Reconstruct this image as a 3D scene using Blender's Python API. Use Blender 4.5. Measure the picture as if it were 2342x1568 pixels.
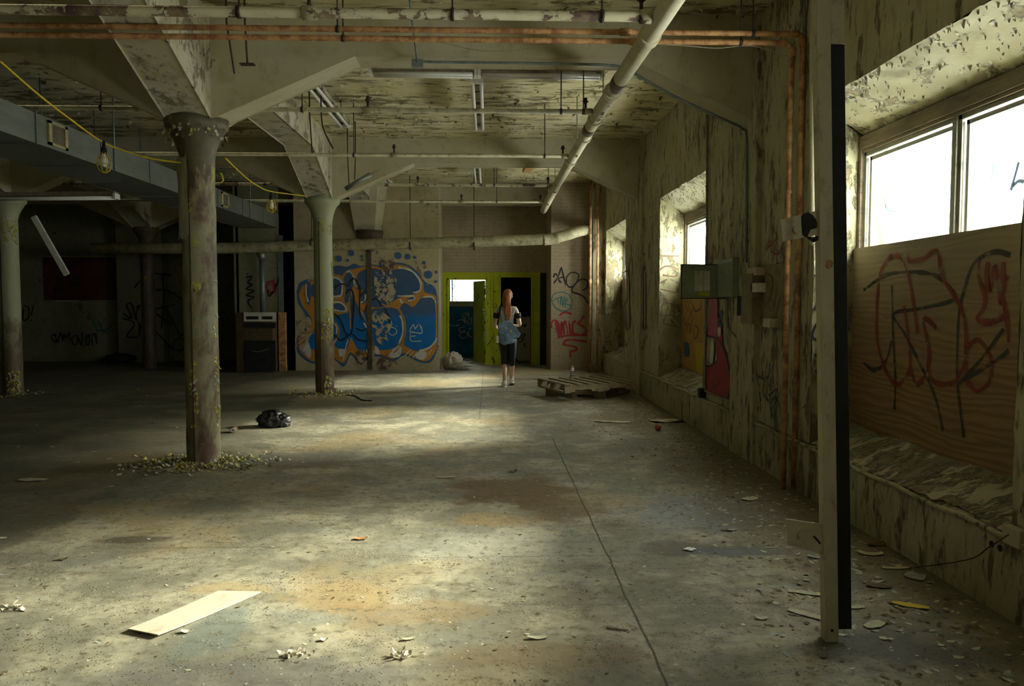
import bpy, math, random
from mathutils import Vector, Matrix, noise
random.seed(7)
C = bpy.context.scene
for o in list(bpy.data.objects): bpy.data.objects.remove(o)

# ---------------------------------------------------------------- camera
F, CX, CY, VX, VY, H = 1730.0, 1171, 784, 1118, 690, 1.48
pit = math.atan((CY-VY)/F); yaw = math.atan((CX-VX)/F)
fw = Vector((math.sin(yaw)*math.cos(pit), math.cos(yaw)*math.cos(pit), -math.sin(pit)))
rt = Vector((math.cos(yaw), -math.sin(yaw), 0)); upv = rt.cross(fw)
cam = bpy.data.cameras.new('camera'); cam.lens = 36*F/2342; cam.sensor_width = 36; cam.sensor_fit = 'HORIZONTAL'
cam.clip_start = .05
co = bpy.data.objects.new('camera', cam); C.collection.objects.link(co)
m = Matrix((rt, upv, -fw)).transposed().to_4x4(); m.translation = Vector((0, 0, H)); co.matrix_world = m
C.camera = co

# ---------------------------------------------------------------- world, sun, exposure
C.view_settings.view_transform = 'Standard'; C.view_settings.look = 'None'
C.view_settings.gamma = 1; C.view_settings.use_curve_mapping = False
C.view_settings.exposure = 1.98
w = bpy.data.worlds.new('sky'); C.world = w; w.use_nodes = True
bgn = w.node_tree.nodes['Background']; bgn.inputs[0].default_value = (1.0, .985, .925, 1); bgn.inputs[1].default_value = 5.6
sun = bpy.data.lights.new('sun', 'SUN'); sun.energy = 10; sun.angle = math.radians(21); sun.color = (1, .93, .74)
so = bpy.data.objects.new('sun', sun); C.collection.objects.link(so); so.location = (14, 6, 9)
so.rotation_euler = Vector((-math.cos(math.radians(29)), -.17, -math.sin(math.radians(29)))).to_track_quat('-Z', 'Y').to_euler()

def portal(loc, sx, sy, direction):
    l = bpy.data.lights.new('window_portal', 'AREA'); l.shape = 'RECTANGLE'; l.size = sx; l.size_y = sy
    l.cycles.is_portal = True
    o = bpy.data.objects.new('window_portal', l); C.collection.objects.link(o); o.location = loc
    o.rotation_euler = Vector(direction).to_track_quat('-Z', 'Y').to_euler()
WX, GX = 2.44, 2.85
WINS = [(-1.5, .75), (3.41, 5.64), (8.5, 10.78), (13.5, 15.75)]
for a, b in WINS: portal((GX+.32, (a+b)/2, 2.3), b-a+.3, .95, (-1, 0, 0))
portal((-.5, 20.4, 1.82), 1.3, .8, (0, -1, 0))

# ---------------------------------------------------------------- projection helpers (photo pixel -> place on a real plane)
def P(u, v, X=None, Y=None, Z=None):
    d = fw*F+rt*(u-CX)+upv*(CY-v)
    t = X/d.x if X is not None else Y/d.y if Y is not None else (Z-H)/d.z
    return Vector((d.x*t, d.y*t, H+d.z*t))

# ---------------------------------------------------------------- tagging
def tag(o, label=None, cat=None, group=None, kind=None):
    if label: o['label'] = label
    if cat: o['category'] = cat
    if group: o['group'] = group
    if kind: o['kind'] = kind
    return o
def thing(name, label, cat, loc=(0, 0, 0), rz=0, group=None):
    o = bpy.data.objects.new(name, None); C.collection.objects.link(o); o.empty_display_size = .1
    o.location = loc; o.rotation_euler = (0, 0, rz)
    return tag(o, label, cat, group)
def copy_tree(o, parent=None):
    c = o.copy(); C.collection.objects.link(c); c.parent = parent
    for ch in [k for k in list(bpy.data.objects) if k.parent == o]: copy_tree(ch, c)
    return c

def nvec(p, s):
    return Vector(noise.noise_vector(Vector(p)*s))

class MB:
    def __init__(s): s.v = []; s.f = []; s.m = []; s.s = []
    def add(s, vs, fs, mi=0, sm=False):
        n = len(s.v); s.v += [Vector(p) for p in vs]
        for q in fs: s.f.append([n+i for i in q]); s.m.append(mi); s.s.append(sm)
        return s
    def box(s, x0, x1, y0, y1, z0, z1, mi=0, R=None, c=None):
        vs = [Vector((x, y, z)) for z in (z0, z1) for y in (y0, y1) for x in (x0, x1)]
        if R is not None: vs = [R @ p + (Vector(c) if c is not None else Vector()) for p in vs]
        return s.add(vs, [(0, 2, 3, 1), (4, 5, 7, 6), (0, 1, 5, 4), (2, 6, 7, 3), (0, 4, 6, 2), (1, 3, 7, 5)], mi)
    def beam(s, a, b, w, h, mi=0, up=(0, 0, 1)):
        a, b = Vector(a), Vector(b); d = (b-a).normalized(); x = d.cross(Vector(up))
        if x.length < 1e-4: x = d.cross(Vector((1, 0, 0)))
        x.normalize(); z = x.cross(d)
        R = Matrix((x, d, z)).transposed()
        return s.box(-w/2, w/2, 0, (b-a).length, -h/2, h/2, mi, R, a)
    def tube(s, pts, r, seg=12, mi=0, cap=True):
        pts = [Vector(p) for p in pts]; n = len(pts); rs = r if isinstance(r, (list, tuple)) else [r]*n
        vs = []; ref = None
        for i, p in enumerate(pts):
            d = (pts[min(i+1, n-1)]-pts[max(i-1, 0)])
            if d.length < 1e-6: d = Vector((0, 0, 1))
            d.normalize()
            if ref is None: ref = Vector((0, 0, 1)) if abs(d.z) < .9 else Vector((1, 0, 0))
            x = (ref-d*ref.dot(d)); x.normalize(); y = d.cross(x); ref = x
            for k in range(seg):
                a = 2*math.pi*k/seg; vs.append(p+(x*math.cos(a)+y*math.sin(a))*rs[i])
        fs = [(i*seg+k, i*seg+(k+1) % seg, (i+1)*seg+(k+1) % seg, (i+1)*seg+k) for i in range(n-1) for k in range(seg)]
        s.add(vs, fs, mi, True)
        if cap: b = len(s.v)-len(vs); s.f += [[b+k for k in range(seg)][::-1], [b+(n-1)*seg+k for k in range(seg)]]; s.m += [mi]*2; s.s += [False]*2
        return s
    def lathe(s, prof, c=(0, 0, 0), seg=24, mi=0, amp=0, ns=6):
        c = Vector(c); vs = []
        for r, z in prof:
            for k in range(seg):
                a = 2*math.pi*k/seg; p = c+Vector((r*math.cos(a), r*math.sin(a), z))
                if amp: p += nvec(p, ns)*amp
                vs.append(p)
        n = len(prof)
        fs = [(i*seg+k, i*seg+(k+1) % seg, (i+1)*seg+(k+1) % seg, (i+1)*seg+k) for i in range(n-1) for k in range(seg)]
        return s.add(vs, fs, mi, True)
    def grid(s, a, b, c, d, st=.15, amp=.0, ns=2.5, mi=0, sm=True, amp2=0):
        a, b, c, d = map(Vector, (a, b, c, d))
        nu = max(1, min(90, round(max((b-a).length, (c-d).length)/st))); nv = max(1, min(90, round(max((d-a).length, (c-b).length)/st)))
        vs = []
        for j in range(nv+1):
            for i in range(nu+1):
                u, v = i/nu, j/nv; p = (a*(1-u)+b*u)*(1-v)+(d*(1-u)+c*u)*v
                if amp: p = p+nvec(p, ns)*amp+nvec(p, ns*4)*(amp*.45)
                if amp2: p = p+nvec(p, 14)*amp2
                vs.append(p)
        fs = [(j*(nu+1)+i, j*(nu+1)+i+1, (j+1)*(nu+1)+i+1, (j+1)*(nu+1)+i) for j in range(nv) for i in range(nu)]
        return s.add(vs, fs, mi, sm)
    def prism(s, prof, f0, f1, mi=0):
        n = len(prof); vs = [f0(p) for p in prof]+[f1(p) for p in prof]
        return s.add(vs, [tuple(range(n)), tuple(range(2*n-1, n-1, -1))]+[(i, n+i, n+(i+1) % n, (i+1) % n)[::-1] for i in range(n)], mi)
    def blob(s, c, r, amp=.1, ns=3, seg=24, rings=14, mi=0, flat=None, ridged=False, seed=0):
        c = Vector(c); r = Vector(r); vs = []
        for j in range(rings+1):
            t = math.pi*j/rings
            for k in range(seg):
                a = 2*math.pi*k/seg; d = Vector((math.sin(t)*math.cos(a), math.sin(t)*math.sin(a), math.cos(t)))
                q = d*ns+Vector((seed, seed*.7, -seed)); n = noise.noise(q)+.5*noise.noise(q*2.3)
                if ridged: n = .5-abs(n)*1.6+.25*noise.noise(q*5)
                p = Vector((d.x*r.x, d.y*r.y, d.z*r.z))*(1+amp*n)
                p += c
                if flat is not None: p.z = max(p.z, flat)
                vs.append(p)
        fs = [(j*seg+k, (j+1)*seg+k, (j+1)*seg+(k+1) % seg, j*seg+(k+1) % seg) for j in range(rings) for k in range(seg)]
        return s.add(vs, fs, mi, True)
    def build(s, name, mats, parent=None, loc=None, label=None, cat=None, group=None, kind=None, bevel=0, local=False):
        o0 = Vector((0, 0, 0))
        if loc is not None: o0 = Vector(loc)
        elif parent is not None and not local: o0 = wloc(parent)
        me = bpy.data.meshes.new(name); me.from_pydata([tuple(p-o0) if not local else tuple(p) for p in s.v], [], s.f)
        if not isinstance(mats, (list, tuple)): mats = [mats]
        for q in mats: me.materials.append(q)
        me.polygons.foreach_set('material_index', s.m); me.polygons.foreach_set('use_smooth', s.s); me.update()
        o = bpy.data.objects.new(name, me); C.collection.objects.link(o)
        if parent is not None: o.parent = parent
        if loc is not None: o.location = Vector(loc)-(wloc(parent) if parent is not None else Vector())
        if bevel:
            b = o.modifiers.new('bevel', 'BEVEL'); b.width = bevel; b.segments = 2; b.limit_method = 'ANGLE'
        return tag(o, label, cat, group, kind)
def wloc(o):
    v = Vector()
    while o is not None: v += Vector(o.location); o = o.parent
    return v

def smooth_pts(pts, n=5):
    pts = [Vector(p) for p in pts]
    if len(pts) < 3: return pts
    out = []
    for i in range(len(pts)-1):
        p0, p1, p2, p3 = pts[max(i-1, 0)], pts[i], pts[i+1], pts[min(i+2, len(pts)-1)]
        for k in range(n):
            t = k/n
            out.append(.5*((2*p1)+(p2-p0)*t+(2*p0-5*p1+4*p2-p3)*t*t+(3*p1-p0-3*p2+p3)*t**3))
    out.append(pts[-1]); return out
def ribbon(mb, pts, w, nrm, mi=0, off=0, smooth=True):
    """flat painted stroke of width w lying on a plane with normal nrm"""
    nrm = Vector(nrm); pts = smooth_pts(pts) if smooth else [Vector(p) for p in pts]
    vs = []; n = len(pts)
    for i, p in enumerate(pts):
        d = pts[min(i+1, n-1)]-pts[max(i-1, 0)]; d.normalize(); x = d.cross(nrm); k = w/2*(.75+.5*noise.noise(p*9))
        vs += [p+nrm*off+x*k, p+nrm*off-x*k]
    mb.add(vs, [(2*i, 2*i+1, 2*i+3, 2*i+2) for i in range(n-1)], mi)
def tessellate(mb, pts, nrm, off, mi):
    pts = [Vector(p)+Vector(nrm)*off for p in pts]
    mb.add(pts, [tuple(range(len(pts)))], mi)
# ---------------------------------------------------------------- materials
class N:
    def __init__(s, name):
        s.mat = bpy.data.materials.new(name); s.mat.use_nodes = True; s.t = s.mat.node_tree; s.t.nodes.clear()
        s.out = s.t.nodes.new('ShaderNodeOutputMaterial'); s.tc = s.t.nodes.new('ShaderNodeTexCoord').outputs['Object']
    def n(s, typ, **kw):
        x = s.t.nodes.new('ShaderNode'+typ)
        for k, v in kw.items(): setattr(x, k, v)
        return x
    def link(s, a, b): s.t.links.new(a, b)
    def put(s, sock, v):
        if isinstance(v, bpy.types.NodeSocket): s.link(v, sock)
        elif isinstance(v, (tuple, list)) and len(v) == 3 and sock.type == 'RGBA': sock.default_value = (*v, 1)
        else: sock.default_value = v
    def map(s, sc=(1, 1, 1), loc=(0, 0, 0), rot=(0, 0, 0), src=None):
        x = s.n('Mapping'); s.link(src or s.tc, x.inputs[0]); x.inputs['Scale'].default_value = sc; x.inputs['Location'].default_value = loc; x.inputs['Rotation'].default_value = rot
        return x.outputs[0]
    def noise(s, scale, detail=6, rough=.6, vec=None, dist=0):
        x = s.n('TexNoise'); s.link(vec or s.tc, x.inputs['Vector']); x.inputs['Scale'].default_value = scale
        x.inputs['Detail'].default_value = detail; x.inputs['Roughness'].default_value = rough; x.inputs['Distortion'].default_value = dist
        return x.outputs[0]
    def vor(s, scale, vec=None, feat='F1', out='Distance', rnd=1):
        x = s.n('TexVoronoi', feature=feat); s.link(vec or s.tc, x.inputs['Vector']); x.inputs['Scale'].default_value = scale; x.inputs['Randomness'].default_value = rnd
        return x.outputs[out]
    def ramp(s, fac, a, b, ca=0, cb=1):
        x = s.n('MapRange', interpolation_type='SMOOTHSTEP'); s.put(x.inputs[0], fac); x.inputs[1].default_value = a; x.inputs[2].default_value = b
        x.inputs[3].default_value = ca; x.inputs[4].default_value = cb
        return x.outputs[0]
    def mix(s, fac, a, b, mode='MIX'):
        x = s.n('Mix', data_type='RGBA', blend_type=mode); s.put(x.inputs[0], fac); s.put(x.inputs[6], a); s.put(x.inputs[7], b)
        return x.outputs[2]
    def m(s, op, a, b=0, c=0):
        x = s.n('Math', operation=op); s.put(x.inputs[0], a); s.put(x.inputs[1], b); s.put(x.inputs[2], c); return x.outputs[0]
    def xyz(s, src=None):
        x = s.n('SeparateXYZ'); s.link(src or s.tc, x.inputs[0]); return x.outputs
    def bsdf(s, col, rough=.8, bump=None, bstr=.4, bdist=.01, metal=0, spec=.3, alpha=None, trans=0, sheen=0):
        x = s.n('BsdfPrincipled'); s.put(x.inputs['Base Color'], col); s.put(x.inputs['Roughness'], rough); s.put(x.inputs['Metallic'], metal)
        x.inputs['Specular IOR Level'].default_value = spec
        if alpha is not None: s.put(x.inputs['Alpha'], alpha)
        if bump is not None:
            b = s.n('Bump'); b.inputs['Strength'].default_value = bstr; b.inputs['Distance'].default_value = bdist; s.link(bump, b.inputs['Height']); s.link(b.outputs[0], x.inputs['Normal'])
        s.link(x.outputs[0], s.out.inputs[0]); return s.mat

def peel(name, paint, under, dirt, stretch=(1, 1, 1), lo=.5, hi=.53, scale=3.0, bstr=.5, dirtamt=.5, fine=1.0):
    k = N(name); v = k.map(stretch)
    big = k.noise(.55, 3, .5); n1 = k.noise(scale, 9, .66, v, .15); n2 = k.noise(scale*4.2*fine, 6, .6, v, .1)
    msk = k.m('ADD', k.m('MULTIPLY', n1, .62), k.m('ADD', k.m('MULTIPLY', n2, .22), k.m('MULTIPLY', big, .16)))
    pm = k.ramp(msk, lo, hi)                       # 1 where the paint has come off
    tint = k.noise(1.3, 4, .5)
    pc = k.mix(k.ramp(tint, .35, .65), paint, [c*f for c, f in zip(paint, (.86, .84, .72))])
    pc = k.mix(k.ramp(k.noise(7, 8, .7, v), .5, .68, 0, dirtamt), pc, dirt)
    uc = k.mix(k.ramp(k.noise(9, 6, .65), .35, .65), under, dirt)
    edge = k.m('SUBTRACT', k.ramp(msk, lo-.022, lo), pm)   # pale curled rims
    col = k.mix(pm, pc, uc); col = k.mix(k.m('MULTIPLY', edge, .35), col, [min(1, c*1.25) for c in paint])
    h = k.m('ADD', k.m('MULTIPLY', k.m('SUBTRACT', 1, pm), 1), k.m('ADD', k.m('MULTIPLY', k.noise(28, 5, .6), .35), k.m('MULTIPLY', edge, .6)))
    return k.bsdf(col, .78, h, bstr, .012)

def plain(name, col, rough=.7, metal=0, var=.25, scale=6, bstr=.2, dirt=None, da=.5, spec=.3, stretch=(1, 1, 1)):
    k = N(name); v = k.map(stretch); n = k.noise(scale, 6, .65, v)
    d = dirt or [c*.35 for c in col]
    c = k.mix(k.ramp(n, .3, .7, 0, 1), [q*(1-var) for q in col], [min(1, q*(1+var)) for q in col])
    c = k.mix(k.ramp(k.noise(scale*2.3, 7, .7, v), .52, .66, 0, da), c, d)
    return k.bsdf(c, rough, k.noise(scale*6, 5, .6, v), bstr, .004, metal, spec)

def chip_paint(name, col, col2=None, zsplit=None, chip=.60, scale=9, soft=.02, a=1.0):
    """sprayed paint film with chipped holes that show the wall behind"""
    k = N(name); c = col
    if col2:
        z = k.xyz()[2]; c = k.mix(k.ramp(k.m('ADD', z, k.m('MULTIPLY', k.noise(3, 4), .25)), zsplit-.08, zsplit+.12), col, col2)
    c = k.mix(k.ramp(k.noise(5, 6, .7), .35, .7, 0, .35), c, [q*.6 for q in (col)])
    al = k.ramp(k.noise(scale, 9, .72, None, .2), chip, chip+soft, a, 0)
    return k.bsdf(c, .65, None, alpha=al)

M = {}
M['ceil'] = peel('ceiling_paint', (.66, .61, .39), (.15, .125, .06), (.25, .22, .11), (.45, 1.7, 1), .535, .55, 4.6, .7, .75)
M['wall'] = peel('wall_paint', (.45, .425, .285), (.13, .11, .06), (.17, .15, .08), (1.7, 1.7, .5), .55, .567, 5.2, .8, .7)
M['beam'] = peel('beam_paint', (.47, .44, .31), (.2, .18, .10), (.22, .195, .11), (1, 1, .7), .61, .625, 3.0, .4, .35)
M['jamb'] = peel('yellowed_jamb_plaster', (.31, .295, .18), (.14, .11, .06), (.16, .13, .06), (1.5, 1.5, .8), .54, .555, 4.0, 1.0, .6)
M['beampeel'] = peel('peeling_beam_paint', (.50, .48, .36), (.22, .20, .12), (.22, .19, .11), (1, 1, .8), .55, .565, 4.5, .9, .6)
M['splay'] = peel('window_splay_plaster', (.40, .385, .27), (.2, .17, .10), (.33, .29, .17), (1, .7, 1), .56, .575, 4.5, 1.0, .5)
M['sill'] = peel('sill_plaster', (.42, .40, .28), (.20, .18, .11), (.2, .18, .11), (.7, 1.6, 1), .5, .53, 5, 1.0, .6)
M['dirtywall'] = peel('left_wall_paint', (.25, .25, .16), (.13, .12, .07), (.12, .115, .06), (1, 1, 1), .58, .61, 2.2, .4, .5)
M['muralwall'] = peel('mural_wall_paint', (.47, .42, .28), (.22, .15, .10), (.25, .2, .12), (1, 1, .8), .575, .59, 3.0, .5, .45)
def brickm(name, c1, c2, mort):
    k = N(name); sp = k.xyz(); cb = k.n('CombineXYZ'); k.link(sp[0], cb.inputs[0]); k.link(sp[2], cb.inputs[1])
    b = k.n('TexBrick'); k.link(cb.outputs[0], b.inputs[0]); b.inputs['Scale'].default_value = 1
    b.inputs['Brick Width'].default_value = .22; b.inputs['Row Height'].default_value = .075; b.inputs['Mortar Size'].default_value = .004
    k.put(b.inputs['Color1'], c1); k.put(b.inputs['Color2'], c2); k.put(b.inputs['Mortar'], mort)
    c = k.mix(k.ramp(k.noise(2.2, 6, .65), .45, .75, 0, .6), b.outputs[0], [q*.5 for q in c1])
    c = k.mix(k.ramp(k.noise(14, 6, .7), .58, .66, 0, .6), c, [q*.3 for q in c1])
    h = k.m('SUBTRACT', k.m('MULTIPLY', k.noise(20, 4), .4), b.outputs[1]); return k.bsdf(c, .85, h, .5, .006)
M['brickbeige'] = brickm('painted_beige_brick', (.36, .29, .19), (.34, .28, .18), (.27, .22, .14))
M['brickblue'] = plain('blue_wall_paint', (.012, .12, .27), .7, 0, .3, 3, .3, (.02, .03, .04), .6)

def floor_mat():
    k = N('stained_concrete'); sp = k.xyz(); X, Y = sp[0], sp[1]
    big = k.noise(.5, 6, .6, None, .4); med = k.noise(1.7, 8, .68, None, .3); fine = k.noise(16, 9, .75)
    st = k.noise(1.2, 7, .65, k.map((.55, 1.6, 1)))
    c = k.mix(k.ramp(med, .40, .60), (.21, .205, .155), (.42, .39, .28)); c = k.mix(k.ramp(k.noise(5.5, 8, .72, k.map((.8, 1.2, 1), (2, 8, 1))), .44, .62, 0, .6), c, (.20, .185, .125))
    c = k.mix(k.ramp(big, .50, .66, 0, .75), c, (.40, .30, .145))
    c = k.mix(k.ramp(st, .56, .72, 0, .6), c, (.22, .245, .225))
    c = k.mix(k.ramp(k.noise(2.7, 9, .7, k.map((.6, 1.3, 1), (7, 3, 0))), .55, .70, 0, .75), c, (.13, .11, .065))
    def spot(x, y, rx, ry, col, st_, e0=1.1, e1=.55):
        nonlocal c
        dx = k.m('DIVIDE', k.m('SUBTRACT', X, x), rx); dy = k.m('DIVIDE', k.m('SUBTRACT', Y, y), ry)
        d = k.m('SQRT', k.m('ADD', k.m('MULTIPLY', dx, dx), k.m('MULTIPLY', dy, dy)))
        d = k.m('ADD', d, k.m('MULTIPLY', k.m('SUBTRACT', wob, .5), 2.4))
        c = k.mix(k.ramp(d, e1, e0, st_, 0), c, col)
    wob = k.noise(3.2, 7, .7)
    for (u, v, rx, ry, col, s_) in [
        (1180, 1120, .55, .5, (.16, .095, .035), .8), (1280, 1160, .35, .35, (.19, .12, .05), .7), (1120, 1190, .35, .2, (.34, .23, .10), .6), (700, 1055, .5, .35, (.2, .12, .05), .6),
        (780, 1370, .32, .26, (.38, .275, .125), .62), (930, 1400, .45, .16, (.27, .19, .09), .6), (1200, 1250, .9, .35, (.36, .36, .30), .5), (530, 1345, .22, .1, (.48, .37, .19), .6),
        (1600, 1170, .6, .55, (.20, .22, .26), .6), (1560, 1255, .3, .15, (.12, .105, .08), .8), (1700, 1260, .4, .1, (.11, .13, .16), .7), (2000, 1480, .35, .2, (.06, .065, .075), .75), (2200, 1500, .3, .15, (.05, .055, .06), .7),
        (500, 1440, .16, .34, (.17, .20, .175), .75), (300, 1235, .25, .08, (.09, .07, .045), .8), (1450, 960, .7, .9, (.15, .12, .065), .7), (1750, 1150, .6, 1.6, (.15, .125, .075), .55),
        (640, 1050, 1.0, .35, (.19, .21, .20), .5), (1250, 1500, .5, .15, (.19, .14, .075), .65), (620, 1540, .8, .15, (.14, .14, .135), .6), (700, 925, 1.2, .7, (.15, .15, .11), .55)]:
        p = P(u, v, Z=0); spot(p.x, p.y, rx, ry, col, s_)
    # darker tone beyond the column line, with a noisy edge
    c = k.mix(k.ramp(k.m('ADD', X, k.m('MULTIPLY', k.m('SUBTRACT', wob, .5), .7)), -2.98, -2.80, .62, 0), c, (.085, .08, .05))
    # grime along the window wall
    c = k.mix(k.ramp(k.m('ADD', X, k.m('MULTIPLY', k.m('SUBTRACT', wob, .5), 1.6)), 1.2, 2.5, 0, .7), c, (.13, .11, .065))
    # saw joints and cracks
    def line(ax, pos, wdt, wobm, st_=.8, lim=None):
        nonlocal c
        q = k.m('ABSOLUTE', k.m('ADD', k.m('SUBTRACT', ax, pos), k.m('MULTIPLY', k.m('SUBTRACT', k.noise(1.5, 6, .7), .5), wobm)))
        f_ = k.ramp(q, wdt*.4, wdt, st_, 0)
        if lim: f_ = k.m('MULTIPLY', f_, k.m('MULTIPLY', k.m('GREATER_THAN', lim[0], lim[1]), k.m('LESS_THAN', lim[0], lim[2])))
        c = k.mix(f_, c, (.05, .042, .025))
    line(X, .69, .008, .05, .85, (Y, -4, 8.2)); line(Y, 4.33, .007, .09, .4, (X, -.5, 2.2)); line(Y, 3.62, .006, .13, .4, (X, .1, 2.2)); line(Y, 4.55, .006, .04, .6, (X, -2.4, -1.0)); line(X, -.12, .01, .03, .5, (Y, 9.5, 16)); line(Y, 16.2, .012, .05, .5)
    # specks: pale paint chips and dark grit trodden flat
    v1 = k.vor(26); v2 = k.vor(55, k.map((1, 1, 1), (3, 1, 0)))
    pk = k.m('MULTIPLY', k.ramp(v1, .10, .22, 1, 0), k.ramp(k.noise(2.2, 5, .6), .50, .62)); c = k.mix(k.m('MULTIPLY', pk, .55), c, (.50, .48, .36))
    gr = k.m('MULTIPLY', k.ramp(v2, .12, .30, 1, 0), k.ramp(k.noise(3.1, 5, .6, k.map((1, 1, 1), (9, 2, 0))), .42, .6)); c = k.mix(k.m('MULTIPLY', gr, .8), c, (.055, .045, .025))
    c = k.mix(k.ramp(fine, .50, .66, 0, .75), c, (.10, .09, .055)); c = k.mix(k.ramp(fine, .30, .42, .35, 0), c, (.50, .47, .35))
    h = k.m('ADD', k.m('MULTIPLY', fine, .7), k.m('ADD', k.m('MULTIPLY', gr, .5), k.m('MULTIPLY', pk, .5)))
    return k.bsdf(c, k.ramp(med, .3, .7, .55, .85), h, .55, .008, spec=.35)
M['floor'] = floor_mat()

def rust_pipe(name, a=(.58, .33, .14), b=(.26, .11, .045)):
    k = N(name); n = k.noise(9, 8, .7); c = k.mix(k.ramp(n, .4, .62), a, b); c = k.mix(k.ramp(k.noise(40, 5, .7), .55, .7, 0, .5), c, (.42, .24, .10))
    c = k.mix(k.ramp(k.noise(2.5, 5, .6), .55, .7, 0, .6), c, (.30, .24, .13)); return k.bsdf(c, .62, n, .4, .004, spec=.4)
M['rust'] = rust_pipe('orange_rusted_pipe')
M['creampipe'] = peel('cream_pipe_paint', (.60, .57, .42), (.085, .04, .025), (.2, .15, .08), (1, 1, 1), .59, .60, 3.0, .5, .3)
M['creampipe_worn'] = peel('worn_cream_pipe_paint', (.40, .37, .25), (.05, .025, .02), (.16, .12, .06), (.8, 1, 1), .51, .52, 3.2, .6, .3)
M['branch'] = plain('dull_cream_pipe', (.36, .33, .20), .6, 0, .25, 5, .3, (.10, .07, .04), .7)
M['duct'] = plain('galvanised_duct', (.19, .205, .175), .45, .5, .12, 3, .15, (.13, .14, .13), .4, .5, (1, 1, 3))
M['ductframe'] = plain('duct_grille_frame_cream', (.42, .38, .2), .6)
M['grille'] = plain('grille_mesh_brown', (.16, .14, .09), .7)
M['steelcream'] = plain('post_cream_paint', (.46, .42, .28), .55, 0, .12, 5, .25, (.20, .11, .05), .6, .4, (1, 1, .5))
M['black'] = plain('matt_black', (.012, .012, .014), .6, 0, .3, 8, .2)
M['white'] = plain('white_enamel', (.62, .62, .55), .5, 0, .1, 5, .1, (.35, .30, .2), .4)
M['tube'] = plain('fluorescent_glass', (.70, .70, .64), .3, 0, .05, 5, .05, (.5, .45, .35), .3)
M['yellow'] = plain('yellow_cable', (.62, .46, .02), .5, 0, .1)
M['darkmetal'] = plain('dark_iron', (.06, .045, .035), .6, .4, .3)
M['galv'] = plain('galvanised_conduit', (.20, .24, .24), .5, .5, .2)
M['greyconduit'] = plain('painted_conduit', (.22, .22, .15), .6, 0, .2)
M['greenframe'] = peel('lime_green_paint', (.40, .46, .018), (.12, .12, .03), (.10, .10, .03), (1, 1, .7), .585, .60, 4, .4, .4)
M['dark'] = plain('near_black_surface', (.02, .02, .018), .8)
M['redbrown'] = plain('dark_red_board', (.10, .02, .015), .7, 0, .3, 3)
M['timber'] = plain('window_timber', (.21, .17, .11), .7, 0, .25, 4, .4, (.08, .06, .04), .6, .3, (3, .5, 3))
M['alu'] = plain('window_aluminium', (.26, .26, .22), .4, .4, .1, 5, .1)
M['paperwhite'] = plain('dirty_white_card', (.62, .57, .45), .8, 0, .06, 5, .1, (.40, .3, .18), .45)
def plywood():
    k = N('weathered_plywood'); v = k.map((1, .55, 3.0)); w_ = k.n('TexWave', wave_type='BANDS', bands_direction='Z'); k.link(v, w_.inputs[0])
    w_.inputs['Scale'].default_value = 2.2; w_.inputs['Distortion'].default_value = 16; w_.inputs['Detail'].default_value = 4; w_.inputs['Detail Scale'].default_value = .8
    c = k.mix(w_.outputs[1], (.33, .21, .095), (.22, .13, .055)); c = k.mix(k.ramp(k.noise(2, 5, .6), .4, .7, 0, .6), c, (.20, .14, .08))
    z = k.xyz()[2]; c = k.mix(k.ramp(k.m('ADD', z, k.m('MULTIPLY', k.noise(4, 5), .5)), 1.2, 2.2, 0, .65), c, (.30, .27, .19))
    sc = k.noise(3, 6, .7, k.map((1, 1.5, 22))); c = k.mix(k.m('MULTIPLY', k.ramp(sc, .66, .72), .6), c, (.55, .5, .4))
    return k.bsdf(c, .7, w_.outputs[1], .25, .004)
M['ply'] = plywood()
M['panelgreen'] = plain('grey_green_enamel', (.25, .29, .21), .45, .2, .1, 5, .1, (.08, .08, .05), .4, .5)
M['paper'] = plain('label_paper', (.6, .6, .5), .8)
M['labelyellow'] = plain('yellow_label', (.50, .46, .03), .6)
M['boarddark'] = plain('dark_enamel_brown', (.10, .07, .035), .6)
M['boardbrown'] = plain('brown_backboard', (.23, .19, .11), .75, 0, .2, 4)
M['woodgrey'] = plain('weathered_pallet_wood', (.29, .24, .145), .85, 0, .3, 7, .5, (.12, .09, .05), .6, .2, (1, 4, 2))
M['can'] = plain('spray_can_white', (.62, .60, .5), .35, .3, .05)
k = N('black_plastic'); M['bagblack'] = k.bsdf((.012, .012, .013), .28, k.noise(14, 6, .6, None, .6), .8, .02, spec=.7)
k = N('pale_plastic_sheet'); M['bagclear'] = k.bsdf(k.mix(k.noise(6), (.55, .50, .38), (.28, .25, .18)), .4, k.noise(12, 6, .6, None, .8), .9, .02, spec=.6)
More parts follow.
